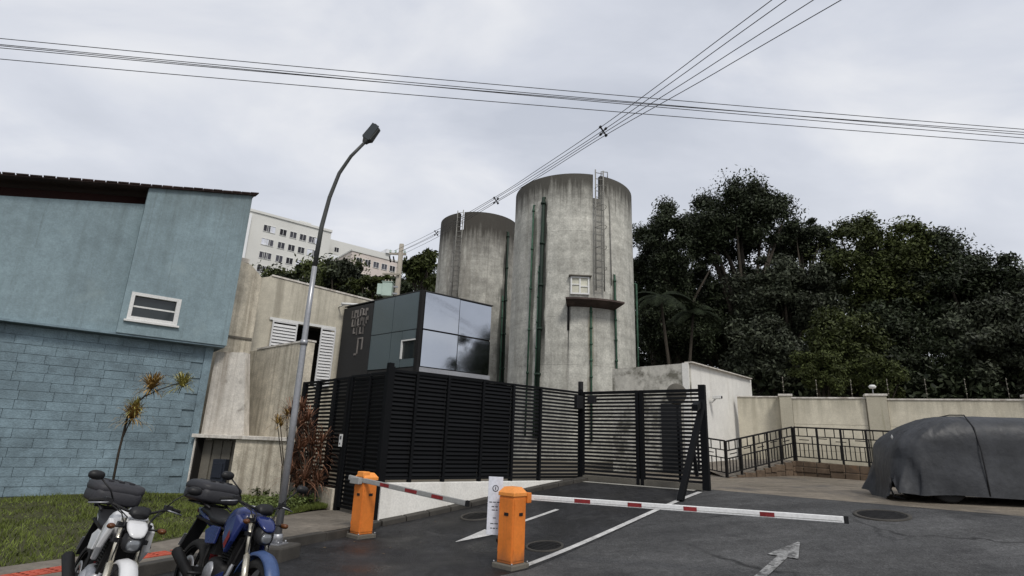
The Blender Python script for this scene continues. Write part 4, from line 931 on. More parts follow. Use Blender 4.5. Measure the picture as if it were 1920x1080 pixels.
# ------------------------------------------------------------------ street lamp
lpz = .2; lb_ = atz(519, 1017, lpz)
pb = thing('lamp_footing', 'square grey concrete block under the street lamp pole', 'concrete block', (lb_.x, lb_.y, 0), R(-15))
part('block', MB().box(-.24, .24, -.22, .24, -.05, lpz-.02), m_kerb, pb, bevel=.03)
part('base_plate', MB().box(-.11, .11, -.11, .11, lpz-.022, lpz-.006), m_galv, pb)
bolt = MB().lathe([(0, .03), (.014, .03), (.014, 0), (0, 0)], 6).mesh('bolt')
for sx1 in (-.08, .08):
    for sy1 in (-.08, .08): link('bolt', bolt, m_galv, pb, loc=(sx1, sy1, lpz-.006))
sl = thing('street_lamp', 'tall thin grey street lamp with curved arm in front of the stair wall', 'street lamp', (lb_.x, lb_.y, lpz-.006), 0)
pp = [at(px, py, lb_.y+o_)-Vector((lb_.x, lb_.y, lpz-.006)) for px, py, o_ in ((519, 1015, 0), (553, 770, 0), (577, 590, 0), (590, 500, .0), (603, 425, .0), (618, 370, 0), (636, 325, 0), (658, 293, 0), (684, 267, 0))]
pp[0].z = 0; pp[0].x = 0; pp[0].y = 0
part('pole', MB().tube(pp[:4], [.052, .048, .042, .038], 12), m_galv, sl); part('arm', MB().tube(pp[3:], [.037, .035, .032, .03, .028, .026], 10), m_lamp, sl)
part('collar', MB().lathe([(.054, 0), (.075, 0), (.075, .1), (.054, .12)], 12), m_galv, sl)
hd = (pp[-1]-pp[-2]).normalized(); tip_ = at(706, 238, lb_.y)-Vector((lb_.x, lb_.y, lpz-.006)); ax = (tip_-pp[-1]).normalized(); sd_ = ax.cross(Vector((0, 1, 0))).normalized(); dp = Vector((0, 1, 0)); Lh = (tip_-pp[-1]).length
hv = []
for f_, wv, th in ((-.05, .03, .03), (.12, .045, .05), (.22, .082, .055), (.96, .078, .04), (1.0, .065, .03)):
    c_ = pp[-1]+ax*(Lh*f_)
    for i, j in ((-1, -1), (1, -1), (1, 1), (-1, 1)): hv.append(c_+sd_*(i*wv)+(dp*.9-sd_*.2)*(j*th))
part('lamp_head', MB().add(hv, [(i*4+j, i*4+(j+1) % 4, (i+1)*4+(j+1) % 4, (i+1)*4+j) for i in range(4) for j in range(4)]+[(3, 2, 1, 0), (16, 17, 18, 19)]), m_lamp, sl, bevel=.008)
c_ = pp[-1]+ax*(Lh*.6)-(dp*.9-sd_*.2)*.052
part('lens', MB().bar(c_-ax*.15, c_+ax*.15, .13, .012, up=tuple(dp)), m_glass, sl)
part('photocell', MB().lathe([(0, .05), (.03, .045), (.035, 0), (0, 0)], 10, c=tuple(tip_-sd_*0.0+Vector((-.03, 0, 0)))), m_lamp, sl)
part('pole_band', MB().lathe([(.045, -.04), (.056, -.04), (.056, .04), (.045, .04)], 10, c=tuple(lerp(pp[1], pp[2], .7))), m_galv, sl)

# ------------------------------------------------------------------ utility pole, transformer, cables
UPY = 35.0
up_t = at(753, 458, UPY); up_b = at(742, 575, UPY)
upo = thing('utility_pole', 'grey concrete utility pole with crossarms behind the cream house', 'utility pole', (up_b.x, up_b.y, 1.5), 0)
zt = up_t.z-1.5
part('pole', MB().tube([(0, 0, 0), (0, 0, zt)], [.24, .15], 10), m_polec, upo)
part('crossarm', MB().box(-.75, .35, -.05, .05, zt-.75, zt-.62), m_polec, upo); part('crossarm', MB().box(-1.0, .1, -.30, -.2, zt-2.2, zt-2.1), m_polec, upo)
insu = MB().lathe([(0, 0), (.06, 0), (.07, .06), (.04, .10), (.07, .14), (.04, .2), (0, .2)], 10).mesh('insulator')
for x in (-.7, -.35, .25): link('insulator', insu, m_trafo, upo, loc=(x, 0, zt-.62))
part('cutout_fuse', MB().tube([(-.7, -.1, zt-.9), (-.6, -.1, zt-1.3)], .05, 6).tube([(-.45, -.1, zt-.9), (-.35, -.1, zt-1.3)], .05, 6), m_iron, upo)
tp0 = at(727, 543, UPY-.5)
tf = thing('pole_transformer', 'pale green transformer tank mounted on the utility pole', 'transformer', (tp0.x, tp0.y, tp0.z), 0)
part('tank', MB().box(-.32, .32, -.3, .3, -.48, .42), m_trafo, tf, bevel=.04); part('lid', MB().box(-.36, .36, -.34, .34, .421, .47), m_trafo, tf, bevel=.015)
for k in range(4): part('cooling_fin', MB().box(-.62, -.325, -.25+.14*k, -.22+.14*k, -.38, .32), m_trafo, tf)
for k in range(3): part('bushing', MB().lathe([(0, 0), (.05, 0), (.06, .06), (.03, .1), (.05, .16), (0, .2)], 8, c=(-.2+.2*k, 0, .47)), m_polec, tf)
part('bracket', MB().box(.32, .62, -.06, .06, -.3, -.2).box(.32, .62, -.06, .06, .15, .25), m_galv, tf)
def cable(label, a, b, sag, r=.012, group=None, n=40, name='power_cable'):
    a = Vector(a); b = Vector(b); pts = []
    for i in range(n+1):
        t = i/n; p = lerp(a, b, t); p.z -= sag*4*t*(1-t); pts.append(p)
    o = part(name, MB().tube(pts, r, 5, cap=False), m_cable); tag(o, label, 'cable', group); return o
cl_ = ['topmost of the cables crossing the sky from left to right', 'second cable from the top crossing the sky left to right', 'third cable from the top crossing the sky left to right', 'fourth cable down in the bundle crossing the whole sky', 'lowest of the cables crossing the sky from left to right']
for k, ((ya, ym, yb), z_) in enumerate((((95, 176, 223), 9.5), ((106, 185, 233), 9.45), ((112, 196, 231), 9.35), ((109, 192, 239), 9.3), ((132, 207, 251), 9.0))):
    a = atz(240, ya, z_); b = atz(1680, yb, z_-.1*0)
    d = b-a; a2 = a-d*.9; b2 = b+d*.9
    # sag so that the middle passes through ym
    pm = lerp(a, b, .5)
    v = ray(960, ym); t = pm.y/v.y; zm_ = H+v.z*t
    sag_local = pm.z-zm_            # drop at the middle relative to the chord between a and b
    full = sag_local if sag_local > .02 else .05
    S2 = full/(1-(1/2.8)**2)
    drop_e = S2*(1-(1/2.8)**2)
    # chord is raised so the ends of the visible part stay put
    a2.z += S2*4*(.9/2.8)*(1-.9/2.8); b2.z += S2*4*(.9/2.8)*(1-.9/2.8)
    cable(cl_[k], a2, b2, S2, .0085, 'cables crossing the sky', 60)
pole_top = Vector((up_b.x, up_b.y, up_t.z))
dl = ['outermost left of the four cables running from the utility pole to the top edge', 'second from left of the cables running up from the utility pole', 'third from left of the cables running up from the utility pole', 'rightmost of the cables running up from the utility pole']
ends = [atz(1447, 0, 10.2), atz(1474, 0, 10.0), atz(1525, 0, 10.0), atz(1577, 0, 9.8)]
mid = [at(1127, 238, 13.8), at(1133, 243, 13.8), at(1128, 252, 13.8), at(1136, 253, 13.8)]
for k in range(4):
    st_ = pole_top+Vector((-.5+.25*k, 0, -.5-.12*(k % 2)))
    e = ends[k]; m_ = mid[k]
    p1_ = at(929+(2 if k % 2 else -3), 371+(k//2)*8, 19.5)
    pts = [st_, lerp(st_, p1_, .5)-Vector((0, 0, .12)), p1_, lerp(p1_, m_, .5)-Vector((0, 0, .03)), m_, lerp(m_, e, .5)-Vector((0, 0, .02)), e, e+(e-m_)*2.2]
    # catmull through the points
    out = []
    for i in range(len(pts)-1):
        q = [pts[max(i-1, 0)], pts[i], pts[i+1], pts[min(i+2, len(pts)-1)]]
        for s_ in range(6):
            t = s_/6; out.append(.5*((2*q[1])+(q[2]-q[0])*t+(2*q[0]-5*q[1]+4*q[2]-q[3])*t*t+(3*q[1]-q[0]-3*q[2]+q[3])*t**3))
    out.append(pts[-1]); o = part('power_cable', MB().tube(out, .0095, 5, cap=False), m_cable); tag(o, dl[k], 'cable', 'cables from the utility pole')
for (px, py, Y, lab, s_) in ((1131, 246, 13.8, 'black cable spacer in mid sky above the big tank', 1.0), (930, 376, 19.5, 'small black cable spacer just left of the big tank rim', .9), (818, 437, 27, 'tiny black cable spacer at the left edge of the smaller tank', .9)):
    p = at(px, py, Y); t = thing('cable_spacer', lab, 'cable spacer', p, R(20), 'spacers on the overhead cables')
    part('cross', MB().bar((-.09*s_, 0, .11*s_), (.09*s_, 0, -.11*s_), .03, .03).bar((-.08*s_, .03, -.12*s_), (.08*s_, .03, .1*s_), .03, .03), m_black, t)
    for x, z_ in ((-.09, .11), (.09, -.11), (-.08, -.12), (.08, .1)): part('clip', MB().lathe([(0, -.04), (.035, -.03), (.035, .03), (0, .04)], 8, axis='y', c=(x*s_, .0, z_*s_)), m_black, t)

# ------------------------------------------------------------------ foliage
def leaves(centers, radii, per, size, rg, flat=.35, droop=0.0):
    """leaf-sized quads filling clumps"""
    centers = np.asarray(centers); n = len(centers); N = n*per
    c = np.repeat(centers, per, 0); r = np.repeat(np.asarray(radii), per)
    d = rg.normal(size=(N, 3)); d /= np.linalg.norm(d, axis=1, keepdims=True)
    rad = r*np.minimum(np.abs(rg.normal(0, .60, N)), 1.0+.15*rg.random(N)**3); st = rg.uniform(.7, 1.45, (n, 3)); st[:, 2] *= .75; p = c+d*rad[:, None]*np.repeat(st, per, 0)
    nrm = d*.6+rg.normal(size=(N, 3))*.7+np.array([0, 0, flat]); nrm /= np.linalg.norm(nrm, axis=1, keepdims=True)
    t = rg.normal(size=(N, 3)); t[:, 2] -= droop; t -= nrm*(t*nrm).sum(1, keepdims=True); t /= np.linalg.norm(t, axis=1, keepdims=True); b = np.cross(nrm, t)
    s = size*rg.uniform(.55, 1.35, N)[:, None]
    v = np.stack([p-t*s, p+b*s*.42-t*s*.1, p+t*s, p-b*s*.42-t*s*.1], 1).reshape(-1, 3)
    return v, np.arange(N*4).reshape(-1, 4)
def tree(name, label, cx, cy, zb, zc, rad, nclump, per, size, mat, trunk_r=.3, group=None, seed=1, clr=.30, lean=(0, 0), bark=m_bark, shell=.62, low=-.75, cat='tree'):
    if size < .2: per = int(per*2.4); size *= .65; nclump = int(nclump*1.45); clr *= 1.12
    rg = np.random.default_rng(seed); t = thing(name, label, cat, (cx, cy, zb), 0, group)
    rx, ry, rz_ = rad; cs = []; rs = []
    while len(cs) < nclump:
        d = rg.normal(size=3); d /= np.linalg.norm(d)
        if d[2] < low: continue
        k = shell+(1-shell)*rg.random() if rg.random() < .78 else rg.random()*shell
        lump = 1+.18*math.sin(3*math.atan2(d[1], d[0])+seed)+.12*math.sin(5*d[2]*2+seed*2)
        lump = min(lump, 1.02/k)
        cs.append((d[0]*rx*k*lump+lean[0], d[1]*ry*k*lump+lean[1], zc-zb+d[2]*rz_*k*lump)); rs.append(min(rx, ry, rz_)*clr*rg.uniform(.55, 1.25))
    v, f = leaves(cs, rs, per, size, rg)
    link('crown', npmesh('crown', v, f, 4), mat, t)
    mb = MB(); top = Vector((lean[0], lean[1], zc-zb)); k0 = Vector((0, 0, -.6))
    mb.tube([k0, (lean[0]*.2+.1, lean[1]*.2, (zc-zb)*.35), (lean[0]*.6, lean[1]*.6, (zc-zb)*.7), top], [trunk_r*1.25, trunk_r, trunk_r*.7, trunk_r*.3], 9)
    part('trunk', mb, bark, t)
    idx = rg.choice(len(cs), min(9, len(cs)), replace=False); bm2 = MB()
    for i in idx:
        a = Vector((lean[0]*.4, lean[1]*.4, (zc-zb)*rg.uniform(.3, .75))); b = Vector(cs[i]); m_ = lerp(a, b, .5)+Vector((0, 0, rg.uniform(.1, .6)))
        bm2.tube([a, m_, b], [trunk_r*.45, trunk_r*.28, trunk_r*.1], 6)
    part('branches', bm2, bark, t)
    return t
G1 = 'forest trees behind the right wall'
def gz(x, y): return hillz(x, y)
def ptree(label, px, py, Y, rpx, rpz, nclump, per, size, mat, seed, group=G1, name='broadleaf_tree', zb=None, **k):
    c = at(px, py, Y); s_ = 1/ (F/(Y*1.0)); rx = rpx*Y/F*1.0; rz_ = rpz*Y/F*.98
    return tree(name, label, c.x, c.y, gz(c.x, c.y) if zb is None else zb, c.z, (rx, rx*.85, rz_), nclump, per, size, mat, seed=seed, group=group, **k)
ptree('tallest dark tree rising right of the big tank', 1385, 425, 36, 105, 88, 60, 420, .17, m_leafd, 1, trunk_r=.45, clr=.30)
ptree('dark feathery tree close to the right side of the big tank', 1262, 470, 35, 80, 90, 50, 380, .15, m_leafd, 2, clr=.30, low=-1)
ptree('thin dark tree crown with sky gaps at the right of the tallest tree', 1500, 458, 38, 60, 50, 44, 380, .15, m_leafd, 3, clr=.30)
ptree('rounded dark olive tree at the right end of the tree line', 1645, 505, 31, 105, 100, 60, 400, .16, m_leafo, 4, clr=.30, low=-1)
ptree('grey green leafy tree below the gap between the two tall crowns', 1470, 560, 32, 90, 85, 55, 380, .17, m_leafg, 5, clr=.30, low=-1)
ptree('dark tree filling the middle of the forest edge', 1360, 590, 38, 115, 90, 60, 380, .18, m_leafd, 6, clr=.32, low=-1)
ptree('dense low tree beside the white building roof', 1440, 665, 27, 80, 70, 45, 330, .15, m_leafg, 7, clr=.32, low=-1)
ptree('bushy green tree leaning over the beige boundary wall', 1580, 660, 26, 85, 85, 50, 360, .14, m_leafo, 8, clr=.32, low=-1)
ptree('dark green tree behind the wide beige pilaster', 1690, 660, 27, 80, 100, 50, 340, .15, m_leafd, 9, clr=.32, low=-1)
ptree('tall dark tree beyond the covered car', 1800, 540, 30, 110, 110, 60, 380, .17, m_leafd, 10, clr=.3, low=-1)
ptree('dark bushy tree at the far right behind the boundary wall', 1900, 640, 26, 110, 110, 55, 340, .16, m_leafg, 11, clr=.3, low=-1)
ptree('dark shaded tree standing behind the white building', 1270, 640, 40, 105, 100, 55, 330, .19, m_leafd, 12, clr=.34, low=-1)
ptree('bright green young shrub tree leaning on the boundary wall top', 1540, 700, 23.5, 48, 45, 26, 300, .10, m_leafo, 13, clr=.34, low=-1, trunk_r=.12)
ptree('small yellowish green bush peeking over the beige wall', 1650, 705, 23, 50, 38, 24, 300, .10, m_leafo, 14, clr=.34, low=-1, trunk_r=.12)
def forest():
    rg = np.random.default_rng(20); cs = []; rs = []
    for _ in range(420):
        px = rg.uniform(1175, 2150); Y = rg.uniform(41, 50); py = rg.uniform(520 if px > 1240 else 560, 800); p = at(px, py, Y); cs.append(tuple(p)); rs.append(rg.uniform(1.4, 2.4))
    for _ in range(120):
        px = rg.uniform(1420, 2150); Y = rg.uniform(25, 31); py = rg.uniform(700, 790); p = at(px, py, Y); cs.append(tuple(p)); rs.append(rg.uniform(.8, 1.3))
    v, f = leaves(cs, rs, 380, .19, rg); o = link('woods', npmesh('woods', v, f, 4), m_leafd); o['kind'] = 'stuff'; o['label'] = 'deep shaded woodland mass behind the single trees on the right'; o['category'] = 'woods'
forest()
# palm-like trees with pale slim trunks beside the tank
def palm(label, px, py, pxb, Y, seed, n=15, L_=2.0):
    c = at(px, py, Y); b = at(pxb, 700, Y); zb = 1.2; rg = random.Random(seed)
    t = thing('palm_tree', label, 'palm', (b.x, b.y, zb), 0, 'palms beside the big tank'); top = Vector((c.x-b.x, 0, c.z-zb))
    part('trunk', MB().tube([(0, 0, -.3), (top.x*.3, 0, top.z*.5), tuple(top)], [.11, .09, .07], 8), m_bark, t)
    for k in range(n):
        a = k*2.399+rg.uniform(-.2, .2); el = rg.uniform(.0, .9); mb = MB(); pts = []
        for i in range(9):
            s_ = i/8; r_ = L_*s_*math.cos(el*.6)*(1-.12*s_); pts.append(top+Vector((math.cos(a)*r_, math.sin(a)*r_, L_*(math.sin(el)*s_-.62*s_*s_))))
        mb.tube(pts, [.025*(1-.8*i/8) for i in range(9)], 5)
        sd2 = Vector((-math.sin(a), math.cos(a), 0))
        for i in range(1, 49):
            s_ = i/49; q = s_*8; i0 = min(int(q), 7); p = lerp(pts[i0], pts[i0+1], q-i0); ln = .55*math.sin(math.pi*(.12+.85*s_))+.08; fw = (pts[i0+1]-pts[i0]).normalized()
            for sg_ in (-1, 1):
                e = p+sd2*(sg_*ln*.8)+fw*(ln*.35)+Vector((0, 0, -.32*ln)); w_ = fw*.016; mb.add([p-w_, p+w_, e+w_*.3, e-w_*.3], [(0, 1, 2, 3)])
        o = link('frond', mb.mesh('frond', False), m_leafp, t)
ptree('dark leafy tree filling the gap right at the big tank edge', 1222, 520, 37, 45, 85, 44, 380, .15, m_leafd, 15, clr=.34, low=-1, trunk_r=.2)
ptree('dark tree low behind the palms and the white building', 1265, 610, 35, 75, 75, 50, 360, .15, m_leafd, 16, clr=.34, low=-1, trunk_r=.2)
palm('grey green palm with drooping fronds just right of the big tank', 1238, 555, 1262, 29, 3)
palm('second palm with pale slim trunk behind the white building', 1300, 585, 1283, 31, 4, 13, 1.9)
# trees on the hillside in front of the apartments
G2 = 'trees on the hillside below the apartments'
ptree('rounded dark tree in front of the apartment block centre', 572, 507, 75, 22, 16, 22, 170, .35, m_leafd, 31, G2, 'hillside_tree')
ptree('large grey green tree behind the cream house roof', 640, 515, 60, 40, 32, 40, 260, .30, m_leafg, 32, G2, 'hillside_tree', low=-1)
ptree('dark green tree left of the transformer', 700, 540, 56, 45, 28, 36, 240, .28, m_leafo, 33, G2, 'hillside_tree', low=-1)
ptree('olive green tree between the utility pole and the smaller tank', 792, 510, 52, 42, 36, 40, 260, .26, m_leafo, 34, G2, 'hillside_tree', low=-1)
ptree('dark bushy tree along the cream house ridge', 535, 530, 62, 42, 16, 26, 200, .28, m_leafd, 35, G2, 'hillside_tree', low=-1)
ptree('dark tree in the dip just left of the utility pole', 735, 535, 60, 30, 22, 26, 200, .28, m_leafd, 36, G2, 'hillside_tree', low=-1)
ptree('dark tree behind the mirror glass kiosk corner', 770, 560, 50, 55, 30, 36, 220, .26, m_leafd, 37, G2, 'hillside_tree', low=-1)
ptree('dark hedge-like tree just above the cream house roof slope', 610, 560, 54, 60, 26, 36, 220, .28, m_leafd, 38, G2, 'hillside_tree', low=-1)
ptree('dark green tree low between cream house and kiosk', 690, 580, 48, 40, 24, 26, 220, .26, m_leafd, 39, G2, 'hillside_tree', low=-1)
def hill_woods():
    rg = np.random.default_rng(21); cs = []; rs = []
    for _ in range(200):
        px = rg.uniform(495, 830); Y = rg.uniform(58, 76); top = 512 if px < 560 else 495 if px < 680 else 522 if px < 750 else 500
        p = at(px, rg.uniform(top, 640), Y); cs.append(tuple(p)); rs.append(rg.uniform(1.1, 2.0))
    v, f = leaves(cs, rs, 260, .26, rg); o = link('woods', npmesh('woods', v, f, 4), m_leafo); o['kind'] = 'stuff'; o['label'] = 'wooded slope behind the cream house and the kiosk'; o['category'] = 'woods'
hill_woods()
# tree seen mirrored in the kiosk glass
tree('broadleaf_tree', 'street tree standing beyond the covered car outside the yard', 19.5, 13.2, .9, 6.2, (2.6, 2.6, 3.2), 40, 260, .16, m_leafd, .22, seed=51)

# ------------------------------------------------------------------ apartments on the hill
AO = at(470, 396, 105)
ap = thing('apartment_building', 'long cream apartment block with rows of windows on the hill', 'apartment building', (AO.x, AO.y, 0), AD)
az1 = AO.z; ae = onplane(622, 432, AO, AD)[0]; ae2 = onplane(742, 470, AO, AD)[0]
part('wall', MB().box(-14, ae, 0, 12, 12, az1), m_apt, ap); part('parapet', MB().box(-14.1, ae+.1, -.25, 12, az1+.002, az1+.5), m_apt, ap)
part('stair_tower', MB().box(-2, .2, -.8, -.002, 12, az1-.8), m_aptw, ap)
part('water_tank_house', MB().box(onplane(570, 420, AO, AD)[0], onplane(592, 420, AO, AD)[0], 3, 7, az1+.5, az1+2.0), m_apt, ap)
fw_, fh = 1.3, 1.25
wme = MB().box(-.72, .72, -.12, 0, -.72, -.64).box(-.72, .72, -.12, 0, .64, .72).box(-.72, -.65, -.12, 0, -.64, .64).box(.65, .72, -.12, 0, -.64, .64).box(-.03, .03, -.1, 0, -.64, .64).mesh('window')
pme = MB().box(-.64, .64, -.05, -.02, -.63, .63).mesh('pane')
pmc = MB().box(-.64, .64, -.05, -.02, -.63, .63).mesh('pane')
cols = [onplane(px, py, AO, AD)[0] for px, py in ((497, 450), (506, 454), (527, 460), (546, 465), (564, 471), (581, 475), (591, 477))]
zr0 = onplane(546, 465, AO, AD)[1]
for r_ in range(-3, 2):
    for k, x in enumerate(cols):
        zz = zr0+r_*2.85
        if zz > az1-1: continue
        w = link('window', wme, m_frame, ap, loc=(x, -.001, zz)); link('pane', *((pme, m_aptwin) if (k*2+r_*3) % 5 else (pmc, m_curtain)), w)
ap2 = part('wing', MB().box(ae+.01, ae2, 2.5, 12, 12, az1-.6), m_apt, ap)
part('wing_wall', MB().box(ae+.01, ae+3.4, 1.4, 2.495, 12, az1-4.4), m_aptw, ap)
part('parapet', MB().box(ae2-1.4, ae2+.15, 2.0, 12, az1-.598, az1+.4), m_aptw, ap)
for r_ in range(-3, 2):
    for px in (626, 655, 668, 690, 712, 728):
        x = onplane(px, 480, AO, AD, 2.5)[0]; zz = zr0+r_*2.85-.4
        if zz > az1-1.4 or (px == 626 and r_ < -1): continue
        w = link('window', wme, m_frame, ap, loc=(x, 2.499 if x > ae+3.4 else 1.399, zz)); w.scale = (.75, 1, .8); link('pane', pme, m_aptwin, w)
A2 = at(690, 474, 96)
ap3 = thing('apartment_building', 'lower pinkish apartment block at the right end of the hill', 'apartment building', (A2.x, A2.y, 0), AD)
l3 = onplane(752, 486, A2, AD)[0]
part('wall', MB().box(-3, l3, 0, 9, 12, A2.z-.4), M('pink_render', (.60, .53, .48), .9, vs=.2), ap3); part('parapet', MB().box(-3.1, l3+.1, -.15, 9, A2.z-.398, A2.z-.1), m_apt, ap3)
for r_ in range(4):
    for k in range(5):
        w = link('window', wme, m_frame, ap3, loc=(-1.5+k*(l3+1.5)/5, -.001, A2.z-1.9-2.8*r_)); w.scale = (.8, 1, .8); link('pane', pme, m_aptwin, w)

# ------------------------------------------------------------------ garden plants
def tuft(parent, c, n, L_, mat, seed, up=.5, name='leaf_tuft', w=.010):
    rg = random.Random(seed); mb = MB(); c = Vector(c)
    for k in range(n):
        a = rg.uniform(0, 6.283); el = rg.triangular(.05, 1.5, 1.15) if rg.random() < .8 else rg.uniform(-.5, .3); l = L_*rg.uniform(.45, 1.15); d = Vector((math.cos(a)*math.cos(el), math.sin(a)*math.cos(el), math.sin(el)+up*.2)); s_ = Vector((-math.sin(a), math.cos(a), 0))
        p = [c, c+d*l*.5, c+d*l*.85+Vector((0, 0, -.12*l)), c+d*l*1.0+Vector((0, 0, -.30*l))]; ww = [w*.6, w, w*.7, .001]
        v = []
        for q, x in zip(p, ww): v += [q-s_*x, q+s_*x]
        mb.add(v, [(2*i, 2*i+1, 2*i+3, 2*i+2) for i in range(3)], True)
    return link(name, mb.mesh(name, False), mat, parent)
dY = 11.2
dB = at(208, 925, dY); 
dp_ = thing('cordyline_plant', 'branching plant with amber leaf tufts in front of the blue wall', 'plant', (dB.x, dB.y, .12), 0)
def rel(px, py, Y=dY): return at(px, py, Y)-Vector((dB.x, dB.y, .12))
f1, f2, f3, j = rel(285, 722), rel(343, 718), rel(249, 778), rel(240, 778)
part('stem', MB().tube([(0, 0, 0), rel(222, 850), j, rel(258, 755), f1-Vector((.02, 0, .12))], [.024, .022, .019, .016, .013], 7).tube([rel(268, 745), rel(300, 730), f2-Vector((.12, 0, .02)), f2], [.012, .010, .009, .008], 6).tube([rel(226, 830), f3], [.014, .009], 6), m_bark, dp_)
tuft(dp_, f1-Vector((0, 0, .08)), 260, .40, m_goldleaf, 1, w=.009); tuft(dp_, f2-Vector((0, 0, .08)), 220, .36, m_limeleaf, 2, w=.009); tuft(dp_, f3-Vector((0, 0, .08)), 240, .40, m_goldleaf, 3, w=.009); tuft(dp_, f3+Vector((.02, 0, .1)), 120, .30, m_limeleaf, 4, w=.009)
def redplant(label, px, pyb, Y, tops, seed, mat=m_redleaf, L_=.42, n=70):
    b = at(px, pyb, Y); t = thing('cordyline_plant', label, 'plant', (b.x, b.y, .13), 0, None)
    for k, (qx, qy) in enumerate(tops):
        c = at(qx, qy, Y+random.uniform(-.25, .25))-Vector((b.x, b.y, .13)); part('stem', MB().tube([(random.uniform(-.1, .1), random.uniform(-.1, .1), -.05), lerp(Vector((0, 0, 0)), c, .5)+Vector((.04, 0, 0)), c], [.018, .014, .01], 5), m_bark, t); tuft(t, c, n, L_*random.uniform(.8, 1.15), mat, seed+k, w=.008)
redplant('dense rusty red leaved shrub in front of the left louvred fence', 575, 935, 12.9, [(565, 800), (585, 835), (560, 845), (580, 870), (560, 880), (597, 850), (570, 900), (590, 895), (548, 860), (575, 815), (590, 915), (556, 915), (600, 870), (570, 840), (552, 800), (578, 790), (546, 780), (604, 830), (566, 770), (598, 905), (545, 890)], 40, n=75, L_=.5)
redplant('thin amber leaved plant just left of the lamp post', 535, 930, 12.6, [(526, 800), (538, 780), (520, 795)], 70, m_goldleaf, .30, 60)
def shrub(label, cx, cy, r, n, seed, mat, name='low_shrub'):
    rg = np.random.default_rng(seed); t = thing(name, label, 'shrub', (cx, cy, .13), 0, None)
    cs = [(rg.uniform(-r, r), rg.uniform(-r*.6, r*.6), rg.uniform(.05, .22)) for _ in range(n)]; v, f = leaves(cs, [.16]*n, 60, .035, rg, .6)
    link('foliage', npmesh('foliage', v, f, 4), mat, t); part('stems', MB().tube([(0, 0, -.05), (.05, 0, .15)], .01, 5).tube([(-.1, 0, -.05), (-.2, .05, .2)], .01, 5), m_bark, t)
for k, (px, py, lab) in enumerate(((488, 955, 'green ground cover shrub left of the lamp post foot'), (520, 950, 'bright green shrub directly behind the lamp post'), (552, 945, 'green ground cover shrub right of the lamp post below the red plant'), (500, 925, 'darker green shrub against the meter shelter wall'))):
    p = atz(px, py, .2); shrub(lab, p.x, p.y, .42, 22, 80+k, m_leafy if k != 3 else m_leafo)

